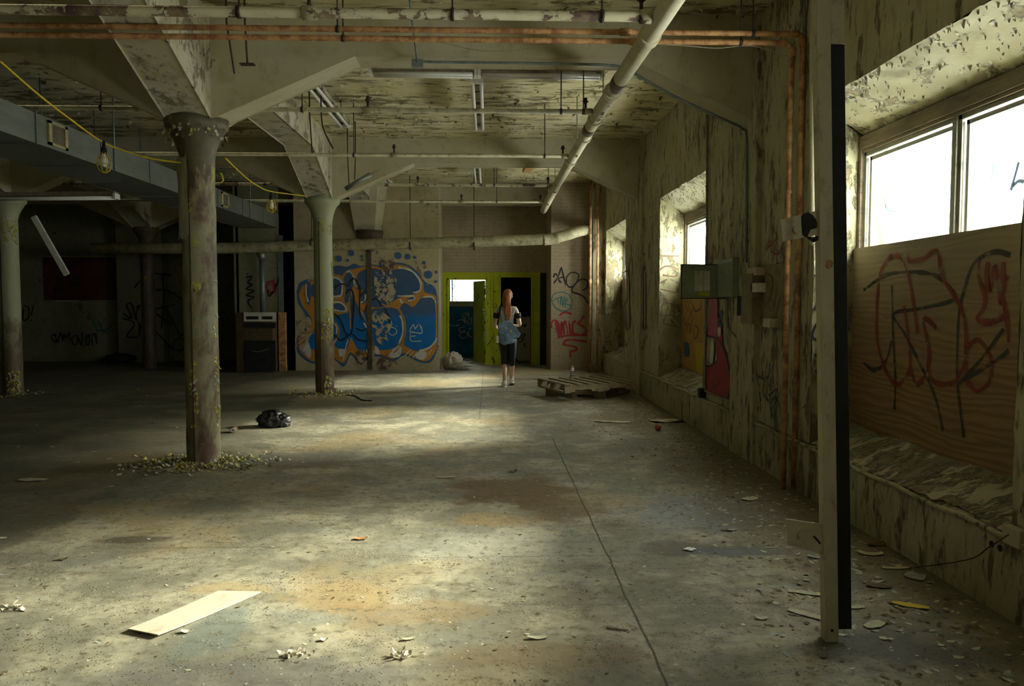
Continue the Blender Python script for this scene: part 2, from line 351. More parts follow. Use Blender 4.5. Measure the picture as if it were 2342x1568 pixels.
def colmat(name, zs):
    k = N(name); sp = k.xyz(); z = sp[2]; v = k.map((1.4, 1.4, .5)); n1 = k.noise(3.0, 8, .68, v, .2); n2 = k.noise(11, 8, .7)
    c = k.mix(k.ramp(n1, .42, .58), (.27, .235, .125), (.10, .055, .035)); c = k.mix(k.ramp(n2, .5, .68, 0, .6), c, (.17, .16, .10))
    c = k.mix(k.m('MULTIPLY', k.ramp(k.noise(1.6, 5, .6, k.map((1, 1, .6), (3, 1, 2))), .50, .60), .75), c, (.26, .28, .17))
    for z0, z1, col, st_ in zs:
        g = k.m('MULTIPLY', k.ramp(k.m('ADD', z, k.m('MULTIPLY', k.m('SUBTRACT', n1, .5), 1.6)), z0, z0+.08), k.ramp(k.m('ADD', z, k.m('MULTIPLY', k.m('SUBTRACT', n1, .5), 1.6)), z1-.08, z1, 1, 0)); c = k.mix(k.m('MULTIPLY', g, st_), c, col)
    c = k.mix(k.ramp(k.noise(4.5, 7, .7, k.map((1, 1, .8), (5, 5, 5))), .62, .66, 0, .9), c, (.36, .36, .03))
    return k.bsdf(c, .55, k.m('ADD', n1, k.m('MULTIPLY', n2, .5)), .6, .012, spec=.4)
M['col1'] = colmat('rusted_column_paint', [(2.55, 3.6, (.055, .045, .022), .7)])
M['col2'] = colmat('pale_green_column_paint', [(1.15, 3.4, (.36, .375, .23), .85), (-1, .75, (.11, .055, .035), .6)])
M['col3'] = colmat('dark_column_paint', [(-1, 4, (.05, .035, .02), .75)])
M['flakeY'] = plain('yellow_green_flake', (.42, .39, .07), .6, 0, .3, 20)
M['flakeC'] = plain('cream_flake', (.50, .48, .33), .7, 0, .2, 20)
M['flakeD'] = plain('brown_flake', (.15, .115, .06), .8, 0, .3, 20)
M['flakeG'] = plain('grey_flake', (.36, .37, .33), .8, 0, .3, 20)
def glassm():
    k = N('window_glass'); t = k.n('BsdfTransparent'); t.inputs[0].default_value = (.97, 1, .99, 1); g = k.n('BsdfGlossy'); g.inputs['Roughness'].default_value = .05
    x = k.n('MixShader'); x.inputs[0].default_value = .05; k.link(t.outputs[0], x.inputs[1]); k.link(g.outputs[0], x.inputs[2]); k.link(x.outputs[0], k.out.inputs[0]); return k.mat
M['glass'] = glassm()
def film(name, col):   # marker pen on glass lets daylight through tinted
    k = N(name); t = k.n('BsdfTransparent'); t.inputs[0].default_value = (*col, 1); k.link(t.outputs[0], k.out.inputs[0]); return k.mat
M['filmcyan'] = film('cyan_marker_on_glass', (.032, .05, .06)); M['filmblue'] = film('blue_marker_on_glass', (.004, .03, .055)); M['filmdark'] = film('dark_paint_on_glass', (.008, .011, .013))
# spray paints
for nm, col in dict(pblack=(.02, .02, .022), pred=(.33, .03, .035), ppink=(.40, .10, .13), pteal=(.03, .16, .17), porange=(.52, .24, .04), pwhite=(.60, .60, .55), pblueout=(.05, .13, .27),
                    pbrown=(.16, .10, .06), pochre=(.42, .26, .07), pyellow=(.50, .36, .02), pblue=(.03, .10, .2), ppinkpale=(.33, .22, .20), pgrey=(.30, .32, .28)).items():
    M[nm] = chip_paint('spray_paint_'+nm[1:], col, chip=.60 if nm not in ('pblack',) else .64)
M['pblack2'] = chip_paint('faint_black_spray', (.05, .045, .035), chip=.52, soft=.1, a=.85)
M['predfaint'] = chip_paint('faded_red_spray', (.26, .05, .04), chip=.50, soft=.15, a=.8)
M['pdarkfaint'] = chip_paint('faded_dark_spray', (.06, .065, .06), chip=.52, soft=.15, a=.75)
M['bare'] = chip_paint('bare_plaster_patch', (.45, .39, .27), chip=.50, scale=7, soft=.015)
M['barebrown'] = chip_paint('bare_brown_patch', (.16, .09, .06), chip=.49, scale=8, soft=.015)
M['pfill'] = chip_paint('mural_blue_fill', (.006, .15, .46), (.06, .105, .19), 1.30, chip=.63)
# ================================================================ THE SHELL
CZ, BS, CAPZ = 4.05, 3.67, 3.12
COLS_X, COLS_Y = (-2.66, -7.62), (2.05, 7.08, 12.3, 17.2)
def struct(mb, name, mats, parent=None, bevel=0, label=None):
    return mb.build(name, mats, parent, bevel=bevel, kind=None if parent is not None else 'structure', label=label)
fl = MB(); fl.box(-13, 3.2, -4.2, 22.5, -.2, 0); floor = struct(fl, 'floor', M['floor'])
# ceiling: subdivided underside for the lumpy plaster, slab above
cl = MB(); cl.grid((-13, -4, CZ), (3, -4, CZ), (3, 22.4, CZ), (-13, 22.4, CZ), .3, .012, 1.2); cl.box(-13.2, 3.2, -4.2, 22.5, CZ+.05, CZ+.3); ceiling = struct(cl, 'ceiling', M['ceil'])

# window wall
w = MB(); sp_, sl, jb = MB(), MB(), MB()
ys = [-4.0]
for a, b in WINS: ys += [a, b]
ys.append(22.4)
def face(y0, y1, z0, z1, st=.07): w.grid((WX, y1, z0), (WX, y0, z0), (WX, y0, z1), (WX, y1, z1), st, .010, 2.2)
for i in range(0, len(ys), 2):
    face(ys[i], ys[i+1], .40, 2.95); 
for i in range(0, len(ys)-1): pass
face(-4, 22.4, 2.95, CZ, .09)
# plinth below the windows stands a little proud
w.grid((WX-.02, 22.4, 0), (WX-.02, -4, 0), (WX-.02, -4, .37), (WX-.02, 22.4, .37), .1, .010, 2.2)
w.grid((WX-.02, 22.4, .37), (WX-.02, -4, .37), (WX+.02, -4, .40), (WX+.02, 22.4, .40), .1, .008, 2.2)
for a, b in WINS:
    a2, b2 = a-.06, b+.12
    sp_.grid((WX, b, 2.95), (WX, a, 2.95), (GX, a2, 2.73), (GX, b2, 2.73), .045, .020, 3.0, amp2=.010)
    sl.grid((WX, a, .40), (WX, b, .40), (GX, b2, .56), (GX, a2, .56), .045, .022, 2.6, amp2=.012)
    jb.grid((WX, b, .40), (WX, b, 2.95), (GX, b2, 2.73), (GX, b2, .56), .05, .010, 3)
    jb.grid((WX, a, .40), (GX, a2, .56), (GX, a2, 2.73), (WX, a, 2.95), .05, .010, 3)
    for y_, in ((a2,), (b2,)): pass
# outer skin with window holes; unseen infill behind boards, added to stop light leaks
yy = -4.0
for a, b in WINS:
    w.box(GX+.01, GX+.2, yy, a-.06, 0, CZ); w.box(GX+.01, GX+.2, a-.06, b+.12, 0, .56); w.box(GX+.07, GX+.2, a-.06, b+.12, .56, 1.84); w.box(GX+.01, GX+.2, a-.06, b+.12, 2.73, CZ); yy = b+.12
w.box(GX+.01, GX+.2, yy, 22.4, 0, CZ)
wall_right = struct(w, 'wall_right', M['wall'])
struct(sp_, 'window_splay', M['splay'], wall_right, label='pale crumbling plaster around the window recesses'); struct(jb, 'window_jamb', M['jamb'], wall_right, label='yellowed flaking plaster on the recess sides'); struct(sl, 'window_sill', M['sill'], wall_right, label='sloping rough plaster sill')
# rubble-like roll along the plinth top of the near window
r_ = MB(); r_.tube([(WX-.03, y, .385+.006*math.sin(y*9)) for y in [i*.1 for i in range(-20, 170)]], .014, 6); struct(r_, 'ledge_moulding', M['wall'], wall_right)

# windows
def window(n, a, b, lab):
    a, b = a-.06, b+.12; t, z0, mid = 2.73, .56, (a+b)/2+.02
    fr = MB(); fr.box(GX-.03, GX+.03, a, b, t-.10, t); fr.box(GX-.03, GX+.03, b-.045, b, z0, t-.10); fr.box(GX-.03, GX+.03, a, a+.045, z0, t-.10)
    fr.box(GX-.02, GX+.03, a, b, t-.125, t-.10)
    root = struct(fr, 'window_%d' % n, M['timber'], bevel=.004); root['label'] = lab
    for y0, y1 in ((a+.05, mid-.02), (mid+.02, b-.05)):
        al = MB()
        for k_, (x_, q) in enumerate(((GX-.005, 0), (GX+.02, .035))):
            y2, y3, tt = y0+q, y1-q, t-.125-q
            al.box(x_, x_+.02, y2, y2+.03, z0, tt); al.box(x_, x_+.02, y3-.03, y3, z0, tt); al.box(x_, x_+.02, y2, y3, tt-.03, tt)
        al.build('sash', M['alu'], root, bevel=.002)
    al = MB(); al.box(GX-.02, GX+.05, mid-.02, mid+.02, z0, t-.125)
    al.build('mullion', M['alu'], root, bevel=.002)
    for y0, y1 in ((a+.1, mid-.06), (mid+.06, b-.1)):
        gl = MB(); gl.box(GX+.045, GX+.05, y0, y1, z0, t-.17); gl.build('window_pane', M['glass'], root)
    return root
W1 = window(1, *WINS[1], 'wide sliding window blown out by daylight, nearest in the right wall')
W2 = window(2, *WINS[2], 'narrow-looking window above the grey electrical panel')
W3 = window(3, *WINS[3], 'farthest window in the right wall, seen as a thin bright slit')
window(4, *WINS[0], 'window beside the camera')
# marker scrawl on the glass of the nearest window
def plane_x(X): return lambda u, v: P(u, v, X=X)
px = plane_x(GX+.04)
f1 = MB()
for pts in ([(2030, 395), (2032, 412)], [(2022, 450), (2028, 478), (2046, 486), (2038, 510), (2036, 530)], [(2273, 372), (2268, 408)]): ribbon(f1, [px(*q) for q in pts], .014, (-1, 0, 0))
f1.build('cyan_marker_line', M['filmcyan'], W1)
f1 = MB()
for pts, ww in (([(2330, 370), (2322, 400), (2312, 435)], .03), ([(2316, 425), (2330, 414), (2342, 416)], .03)): ribbon(f1, [px(*q) for q in pts], ww, (-1, 0, 0))
f1.build('dark_marker_line', M['filmdark'], W1)

# boards closing the lower halves
def board(a, b, top_a, top_b, name, label, cat, mat='ply', x=GX-.035):
    q = MB(); q.add([(x, a, .50), (x, b, .50), (x, b, top_b), (x, a, top_a), (x-.018, a, .50), (x-.018, b, .50), (x-.018, b, top_b), (x-.018, a, top_a)],
                    [(0, 1, 2, 3), (7, 6, 5, 4), (0, 4, 5, 1), (1, 5, 6, 2), (2, 6, 7, 3), (3, 7, 4, 0)])
    return tag(q.build(name, M[mat], loc=(0, 0, 0)), label, cat)
B1 = board(3.40, 5.82, 1.90, 1.885, 'plywood_board', 'large plywood sheet with red and black scrawl under the nearest window', 'plywood board')
B2 = board(8.40, 10.88, 1.90, 1.90, 'plywood_board', 'orange-painted plywood sheet in the recess under the electrical panel', 'plywood board')
B3 = board(13.40, 15.88, 1.95, 1.95, 'plywood_board', 'unlit bare plywood sheet in the farthest window recess', 'plywood board')
board(-1.6, .85, 1.9, 1.9, 'plywood_board', 'plywood sheet under the window beside the camera', 'plywood board')
def zc(sx, sy, ox, oy): return lambda p: (ox+p[0]/sx, oy+p[1]/sy)
def strokes(parent, name, mat, lst, wd, conv, pl, nrm, off, label=None):
    q = MB()
    for i, s in enumerate(lst): ribbon(q, [pl(*conv(p)) for p in s], wd, nrm, off=off+i*.0002)
    o = q.build(name, M[mat], parent)
    if label: o['label'] = label
    return o
c1 = zc(2.614, 2.614, 1700, 400); pB = plane_x(GX-.053)
red = [[(850, 1160), (805, 1000), (800, 800), (820, 600), (870, 500), (920, 480), (970, 540), (1010, 700), (1045, 950)], [(850, 1160), (900, 1240), (950, 1240), (1000, 1150), (990, 980), (965, 780)],
       [(985, 480), (1000, 515), (1080, 500), (1160, 450), (1185, 560), (1210, 640), (1290, 760), (1330, 900), (1330, 1100), (1270, 1230), (1180, 1250), (1110, 1190), (1115, 1050), (1080, 860), (1160, 915)],
       [(1000, 1150), (1040, 1250), (1090, 1200)], [(1340, 1180), (1340, 1050), (1400, 985), (1460, 1040), (1490, 1130), (1470, 1240), (1400, 1290), (1340, 1230)],
       [(1420, 500), (1410, 600), (1450, 720), (1440, 800), (1400, 860), (1480, 880), (1580, 840)], [(1560, 520), (1555, 700), (1580, 850), (1590, 1000)], [(1470, 520), (1460, 600), (1480, 690), (1510, 530), (1530, 650), (1540, 770), (1580, 600)]]
strokes(B1, 'red_scrawl', 'predfaint', red, .046, c1, pB, (-1, 0, 0), .004, 'faded red spray lettering')
drk = [[(720, 690), (850, 600), (1000, 580), (1150, 600), (1250, 690), (1250, 750), (1050, 800), (900, 830), (960, 940), (1060, 1130), (1150, 1330), (1195, 1530)], [(890, 660), (895, 900), (910, 1200), (905, 1400)],
       [(1600, 480), (1500, 460), (1380, 530), (1320, 700), (1290, 850), (1280, 1200), (1300, 1400), (1320, 1568)], [(1280, 1250), (1400, 1130), (1560, 920)], [(1280, 1250), (1480, 1130), (1590, 1050)], [(720, 1120), (780, 1165), (850, 1120), (890, 990)]]
strokes(B1, 'dark_scrawl', 'pdarkfaint', drk, .036, c1, pB, (-1, 0, 0), .002, 'faded dark spray lines')

# back walls -------------------------------------------------------------
BY, AY = 16.42, 17.72
bw = MB(); bw.box(-4.17, -1.07, BY, AY+.1, 0, CZ); wall_back = struct(bw, 'wall_back', M['muralwall'])
bs = MB(); bs.box(1.35, 2.5, BY, AY+.1, 0, CZ); wb2 = struct(bs, 'wall_back_right', M['brickbeige'])
q = MB(); q.box(-1.07, 1.35, AY, AY+.12, 2.16, CZ); struct(q, 'wall_alcove', M['brickbeige'])
# green door partition
q = MB()
q.box(-1.07, -.93, AY, AY+.1, 0, 2.13); q.box(-.93, -.08, AY, AY+.1, 1.99, 2.13); q.box(-.08, .28, AY, AY+.1, 0, 2.13); q.box(.28, .99, AY, AY+.1, 2.05, 2.16); q.box(.99, 1.20, AY, AY+.1, 0, 2.16)
door1 = struct(q, 'door_1', M['greenframe'], bevel=.004); door1['label'] = 'lime green partition framing two doorways in the alcove'
q = MB()
for x0, x1, z0, z1 in ((-.97, -.93, 0, 2.03), (-.08, -.04, 0, 2.03), (-.97, -.04, 1.99, 2.03), (.24, .28, 0, 2.09), (.99, 1.03, 0, 2.09), (.24, 1.03, 2.05, 2.09), (-1.07, 1.2, 2.13, 2.17), (.12, .15, 0, 2.13), (.05, .07, .4, 2.1)): q.box(x0, x1, AY-.02, AY, z0, z1)
q.build('door_frame', M['greenframe'], door1, bevel=.003)
q = MB(); q.box(1.2, 1.35, AY, AY+.1, 0, 2.16); q.build('dark_jamb_panel', M['dark'], door1)
# the open leaf
dl = MB(); dl.beam((-.10, AY+.13, 1.0), (-.36, AY+.92, 1.0), .04, 1.96); d1 = dl.build('door_leaf', M['greenframe'], door1, label='green door leaf standing open')
for z in (.3, 1.0, 1.7): hg = MB(); hg.box(-.10, -.06, AY+.1, AY+.14, z-.05, z+.05); hg.build('door_hinge', M['darkmetal'], door1)
strokes(door1, 'pale_drip_letters', 'pgrey', [[(620, 650), (690, 650)], [(630, 700), (690, 700), (650, 770)], [(640, 780), (690, 830), (650, 900)], [(650, 940), (650, 1100)], [(665, 950), (668, 1090)]], .05, zc(6.031, 6.031, 1000, 600), lambda u, v: P(u, v, Y=AY), (0, -1, 0), .004)
strokes(door1, 'faint_blue_letters', 'pblue', [[(650, 330), (690, 330), (650, 400), (690, 400)], [(660, 490), (690, 540)]], .05, zc(6.031, 6.031, 1000, 600), lambda u, v: P(u, v, Y=AY), (0, -1, 0), .004)
strokes(door1, 'black_scrawl', 'pblack', [[(760, 590), (790, 560), (820, 590), (800, 630), (765, 610)], [(790, 300), (785, 700), (780, 1000), (690, 1140)]], .02, zc(6.031, 6.031, 1000, 600), lambda u, v: P(u, v, Y=AY), (0, -1, 0), .004)
# rooms behind the doors
q = MB(); RY = 20.2
q.box(-1.6, .18, RY, RY+.15, 0, 1.47); q.box(-1.6, .18, RY, RY+.15, 2.17, CZ); q.box(-1.6, -1.08, RY, RY+.15, 1.47, 2.17); q.box(.1, .18, RY, RY+.15, 1.47, 2.17)
wbb = struct(q, 'wall_back_room', M['brickblue'])
q = MB(); q.box(-1.6, .18, RY-.02, RY, 1.36, 1.50); struct(q, 'trim_1', M['pgrey'] if 0 else M['beam'])
q = MB(); q.box(-1.7, -1.6, AY, RY+.2, 0, CZ); struct(q, 'wall_rooms', M['brickblue']); q = MB(); q.box(.18, .26, AY+.12, 22.4, 0, CZ); q.box(.2, 3, 19.6, 19.75, 0, CZ); struct(q, 'wall_dark_room', M['dark'])  # darkness of the right room is put into its near-black walls
strokes(wbb, 'white_tag', 'pwhite', [[(170, 760), (170, 865), (290, 865)], [(280, 800), (350, 790), (390, 830), (340, 720)], [(360, 700), (430, 700), (380, 760), (460, 860), (470, 760)], [(430, 700), (440, 800)],
    [(380, 890), (310, 900), (310, 950), (390, 940)], [(360, 960), (310, 990), (330, 1040), (400, 1030), (420, 970), (360, 960)], [(470, 900), (430, 940), (440, 1010), (480, 1030)], [(160, 870), (300, 870)]], .022, zc(6.031, 6.031, 1000, 600), lambda u, v: P(u, v, Y=RY), (0, -1, 0), .004)
wf = MB()
for x0, x1, z0, z1 in ((-1.08, -1.03, 1.5, 2.17), (.05, .1, 1.5, 2.17), (-1.08, .1, 2.12, 2.17), (-.99, -.96, 1.5, 2.17)): wf.box(x0, x1, RY+.02, RY+.09, z0, z1)
W5 = struct(wf, 'window_5', M['brickblue']); g = MB(); g.box(-1.03, .05, RY+.05, RY+.055, 1.47, 2.17); g.build('window_pane', M['glass'], W5)
strokes(W5, 'blue_marker_line', 'filmblue', [[(200, 250), (240, 300), (215, 360), (205, 440), (240, 500), (270, 535)], [(200, 420), (260, 330)], [(210, 300), (235, 330)]], .03, zc(6.031, 6.031, 1000, 600), lambda u, v: P(u, v, Y=RY+.045), (0, -1, 0), .003)
strokes(W5, 'dark_marker_line', 'filmdark', [[(265, 400), (275, 450)], [(300, 380), (320, 430), (310, 410)], [(380, 370), (400, 350), (430, 390)]], .014, zc(6.031, 6.031, 1000, 600), lambda u, v: P(u, v, Y=RY+.045), (0, -1, 0), .003)
# far left
LY = 19.2
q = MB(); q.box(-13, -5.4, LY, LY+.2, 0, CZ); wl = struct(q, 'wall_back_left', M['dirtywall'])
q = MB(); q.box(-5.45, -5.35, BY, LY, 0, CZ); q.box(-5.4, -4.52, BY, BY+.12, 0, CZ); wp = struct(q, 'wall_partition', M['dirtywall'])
q = MB(); q.box(-5.4, -1.6, AY+.4, AY+.5, 0, CZ); struct(q, 'wall_recess', M['dark'])  # near-black stands in for the opening's darkness; widened to block daylight leaks
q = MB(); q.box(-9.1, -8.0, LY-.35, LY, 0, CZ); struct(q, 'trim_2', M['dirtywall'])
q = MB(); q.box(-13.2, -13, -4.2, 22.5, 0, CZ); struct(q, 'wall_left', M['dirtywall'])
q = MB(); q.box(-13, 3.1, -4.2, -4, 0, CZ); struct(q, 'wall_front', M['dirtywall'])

# beams with haunches, cast with the ceiling -----------------------------
def tbeam(y, w_=.34):
    pts = []
    for xc in COLS_X: pts += [(xc+1.47, BS), (xc+.22, CAPZ), (xc-.22, CAPZ), (xc-1.47, BS)]
    prof = [(WX+.02, CZ+.02), (WX+.02, 3.11), (1.28, BS)]+pts+[(-11.1, BS), (-12.6, CAPZ), (-13, CAPZ), (-13, CZ+.02)]
    q = MB(); q.prism(prof, lambda p: Vector((p[0], y-w_/2, p[1])), lambda p: Vector((p[0], y+w_/2, p[1])))
    o = q.build('haunched_beam', M['beam'], ceiling, bevel=.012); return o
for y in (2.05, 7.06, 12.28, 17.22): tbeam(y)
def lbeam(x, w_=.40):
    pts = [(-4, CZ+.02)]
    pts += [(-4, BS)]
    for yc in COLS_Y: pts += [(yc-1.5, BS), (yc-.22, CAPZ), (yc+.22, CAPZ), (yc+1.5, BS)]
    pts = [p for p in pts if p[1] > 3.9 or p[0] < 17.5]+[(17.5, CAPZ), (17.5, CZ+.02)]
    q = MB(); q.prism(pts, lambda p: Vector((x-w_/2, p[0], p[1])), lambda p: Vector((x+w_/2, p[0], p[1])))
    q.build('haunched_beam', M['beampeel'], ceiling, bevel=.012)
for x in COLS_X: lbeam(x)

# columns ------------------------------------------------------------------
def column(x, y, mat, label, r=.148, show=True):
    t = thing('column', label, 'column', (x, y, 0), group='round columns with flared capitals')
    s = MB(); s.lathe([(r+.004, 0), (r, .05)]+[(r, .1+i*.12) for i in range(22)]+[(r, 2.72)], (x, y, 0), 32, amp=.006, ns=4); s.build('shaft', M[mat], t)
    s = MB(); s.lathe([(r, 2.70), (r+.004, 2.78), (r+.02, 2.86), (r+.05, 2.94), (r+.09, 3.01), (r+.125, 3.05), (r+.13, CAPZ+.01), (0, CAPZ+.01)], (x, y, 0), 32, amp=.012, ns=5); s.build('capital', M[mat], t)
    if show: s = MB(); s.box(x-.035, x-.025, y-r-.006, y-r+.004, .02, 2.75); s.build('seam', M['darkmetal'], t)
    return t
K1 = column(-2.66, 7.08, 'col1', 'thick rust-brown column nearest the camera, standing in yellow paint flakes')
K2 = column(-2.66, 12.3, 'col2', 'pale green column in front of the blue mural')
K3 = column(-7.62, 12.3, 'col2', 'pale green column at the left edge of the picture')
K4 = column(-7.62, 17.2, 'col3', 'slender dark column before the unlit back wall')
K0 = column(-2.66, 2.05, 'col1', 'round column behind the camera'); 
# pilaster strips on the window wall
q = MB()
for y0, y1 in ((6.75, 7.4), (11.9, 12.5), (16.0, 16.42)): q.box(WX-.055, WX+.02, y0, y1, 0, CZ)
struct(q, 'trim_3', M['wall'], bevel=.01)
q = MB(); q.box(WX-.25, WX+.02, 15.95, 16.42, 0, CZ); struct(q, 'trim_4', M['wall'], bevel=.01)
# ================================================================ MURAL AND TAGS
pY = lambda Y: (lambda u, v: P(u, v, Y=Y))
cm = zc(5.226, 5.226, 670, 560); pm = pY(BY); nb = (0, -1, 0)
def fillpoly(parent, name, mat, polys, off, conv=cm, pl=pm, nrm=nb, label=None):
    q = MB()
    for i, pg in enumerate(polys):
        pts = smooth_pts([pl(*conv(p)) for p in pg+[pg[0]]], 3)[:-1]; tessellate(q, pts, nrm, off+i*.0002, 0)
    o = q.build(name, M[mat], parent)
    if label: o['label'] = label
    return o
mural = []
fillpoly(wall_back, 'mural_outline', 'pblueout', [[(45, 560), (75, 460), (140, 420), (215, 400), (230, 420), (440, 275), (560, 245), (640, 262), (740, 222), (800, 250), (960, 232), (1090, 262), (1220, 212), (1380, 235), (1500, 335), (1580, 440), (1680, 490), (1722, 600), (1735, 900), (1728, 1200), (1690, 1350), (1610, 1412), (1480, 1385), (1330, 1318), (1210, 1388), (1090, 1345), (960, 1330), (850, 1400), (780, 1400), (690, 1310), (640, 1420), (590, 1450), (500, 1370), (400, 1380), (300, 1420), (180, 1395), (60, 1290), (45, 1190), (60, 1090), (200, 920), (150, 850), (125, 790), (60, 690)]], .004, label='blue shadow outline of the bubble lettering')
fillpoly(wall_back, 'mural_orange', 'porange', [[(70, 600), (110, 500), (200, 440), (440, 335), (540, 340), (590, 370), (640, 300), (720, 290), (800, 270), (930, 245), (1100, 275), (1230, 235), (1370, 258), (1480, 350), (1560, 450), (1570, 560), (1690, 600), (1718, 700), (1722, 1150), (1690, 1290), (1600, 1388), (1470, 1355), (1330, 1290), (1200, 1360), (1080, 1320), (960, 1300), (800, 1370), (690, 1280), (620, 1400), (570, 1400), (450, 1340), (300, 1390), (190, 1370), (90, 1270), (70, 1180), (90, 1090), (225, 920), (170, 800), (110, 720)]], .006, label='orange outline layer of the bubble lettering')
fillpoly(wall_back, 'mural_fill', 'pfill', [
    [(455, 395), (560, 410), (590, 480), (590, 580), (520, 620), (440, 615), (250, 620), (215, 560), (240, 470)],
    [(600, 420), (640, 340), (700, 330), (730, 400), (725, 480), (690, 560), (680, 640), (640, 700), (615, 660), (625, 560)],
    [(760, 400), (800, 320), (950, 275), (1090, 310), (1230, 290), (1380, 290), (1490, 390), (1530, 490), (1500, 575), (1380, 600), (1250, 640), (1150, 720), (980, 745), (900, 700), (900, 600), (830, 540), (765, 520)],
    [(700, 600), (760, 680), (840, 800), (930, 980), (960, 1180), (900, 1270), (780, 1250), (715, 1130), (690, 1110), (640, 1235), (540, 1235), (490, 1170), (548, 1080), (545, 990), (480, 860), (650, 800), (670, 700)],
    [(850, 790), (980, 760), (1130, 745), (1250, 770), (1300, 880), (1315, 1040), (1270, 1170), (1180, 1240), (1000, 1240), (950, 1060), (900, 940)],
    [(1280, 760), (1330, 690), (1440, 740), (1530, 640), (1640, 620), (1700, 700), (1705, 1100), (1660, 1200), (1500, 1268), (1360, 1215), (1330, 1180), (1350, 1040), (1340, 900)],
    [(450, 690), (560, 680), (620, 720), (620, 780), (540, 780), (440, 770), (280, 780), (300, 700)], [(440, 860), (490, 900), (530, 1000), (520, 1100), (440, 1210), (250, 1250), (190, 1200), (180, 1130), (220, 1080), (300, 950)],
    [(850, 560), (890, 600), (870, 680), (820, 700), (810, 600)], [(1370, 640), (1440, 620), (1440, 660), (1380, 670)], [(150, 480), (210, 450), (215, 620), (190, 720), (160, 620)],
    [(560, 270), (700, 260), (560, 360), (450, 300)]], .008, label='blue fill, greyer above and vivid below')
wh = [[(460, 385), (550, 405), (590, 470), (585, 580), (560, 610), (480, 615)], [(640, 320), (690, 320), (730, 390), (735, 460), (770, 500)], [(1260, 270), (1400, 300), (1490, 380), (1530, 470), (1510, 550), (1440, 570)], [(1280, 840), (1310, 920), (1310, 1060), (1265, 1180)],
      [(1250, 610), (1360, 610), (1440, 610), (1450, 650), (1370, 665)], [(1550, 625), (1660, 620), (1710, 690)], [(1280, 650), (1310, 695)], [(870, 590), (860, 660), (810, 690)], [(460, 690), (560, 685), (630, 740), (620, 790), (490, 775)], [(460, 890), (520, 970), (520, 1060)], [(530, 1110), (480, 1180), (455, 1230)],
      [(850, 930), (890, 1000), (940, 1080)], [(1720, 1110), (1690, 1170), (1620, 1230), (1510, 1265)], [(660, 1130), (630, 1230), (600, 1380)], [(160, 470), (160, 580), (185, 680)], [(1150, 670), (1200, 640)]]
strokes(wall_back, 'mural_highlight', 'pwhite', wh, .045, cm, pm, nb, .011, 'white highlight strokes')
fillpoly(wall_back, 'mural_highlight', 'pwhite', [[(1200, 1240), (1280, 1200), (1300, 1260), (1260, 1340), (1140, 1330)], [(1470, 1290), (1540, 1260), (1600, 1290), (1560, 1370), (1470, 1350)], [(110, 1200), (180, 1150), (220, 1280), (200, 1350), (120, 1270)], [(540, 1240), (630, 1250), (600, 1320), (560, 1330)], [(980, 1200), (1020, 1230), (1040, 1300), (980, 1290)]], .0105, label='cream patches at the foot of the lettering')
strokes(wall_back, 'mural_highlight', 'pwhite', [[(1340, 1320), (1410, 1250)], [(1380, 1340), (1440, 1270)], [(1430, 1350), (1480, 1290)], [(60, 1180), (220, 1060)], [(80, 1250), (200, 1120)], [(1580, 1360), (1660, 1250)]], .022, cm, pm, nb, .0115)
strokes(wall_back, 'mural_inner_line', 'pochre', [[(675, 625), (690, 1010)], [(1260, 760), (1330, 880), (1340, 1060), (1290, 1200), (1200, 1290)], [(740, 640), (830, 820), (900, 960), (950, 1090)], [(480, 870), (545, 980), (545, 1090), (490, 1190)], [(450, 640), (560, 650), (640, 720), (650, 800), (470, 800)], [(610, 620), (620, 500), (580, 400), (460, 345)], [(760, 480), (740, 370), (690, 300)], [(1120, 720), (1240, 660)], [(1130, 735), (1060, 700)]], .042, cm, pm, nb, .0125, 'ochre inner outlines')
strokes(wall_back, 'crown_and_letters', 'pwhite', [[(1390, 1035), (1440, 950), (1460, 1000), (1510, 945), (1540, 1050), (1400, 1035)], [(1405, 1050), (1410, 1145), (1530, 1145)], [(1410, 1090), (1465, 1085)], [(1145, 1030), (1170, 985), (1225, 1000), (1240, 1045), (1200, 1078), (1155, 1060), (1145, 1030)]], .026, cm, pm, nb, .015, 'white crown over the letters ME and an O')
strokes(wall_back, 'black_scrawl', 'pblack', [[(450, 610), (520, 500), (600, 465), (660, 490), (700, 420), (740, 405), (800, 500), (800, 620), (800, 800), (830, 900)], [(630, 580), (690, 530), (730, 620), (720, 850), (700, 1050), (640, 1060), (560, 880), (450, 790)], [(450, 1130), (500, 1080), (580, 1140), (700, 1060), (780, 1130), (900, 1150)],
    [(800, 620), (850, 560), (900, 590), (900, 680), (860, 800)], [(930, 670), (1000, 640), (1060, 730)], [(760, 990), (830, 1020), (930, 970)], [(1100, 760), (1150, 860), (1160, 930)]], .036, cm, pm, nb, .018, 'loose black scrawl over the mural')
fillpoly(wall_back, 'peeled_patch', 'bare', [[(980, 790), (1060, 800), (1150, 860), (1190, 950), (1120, 1060), (1140, 1150), (1080, 1190), (1010, 1150), (960, 1000), (930, 880)], [(980, 320), (1060, 210), (1180, 280), (1240, 420), (1220, 600), (1150, 700), (1010, 640), (970, 480)], [(30, 1000), (150, 860), (220, 900), (210, 1060), (90, 1300), (30, 1280)], [(760, 1270), (900, 1240), (1000, 1300), (990, 1480), (800, 1480)]], .020, label='patches where the mural has flaked off')
fillpoly(wall_back, 'peeled_patch', 'barebrown', [[(1040, 160), (1180, 120), (1220, 220), (1170, 330), (1080, 300)], [(990, 1360), (1150, 1340), (1190, 1420), (1100, 1490), (1000, 1480)], [(760, 1270), (850, 1260), (870, 1400), (780, 1420)]], .021, label='brown patches of bare plaster')
q = MB()
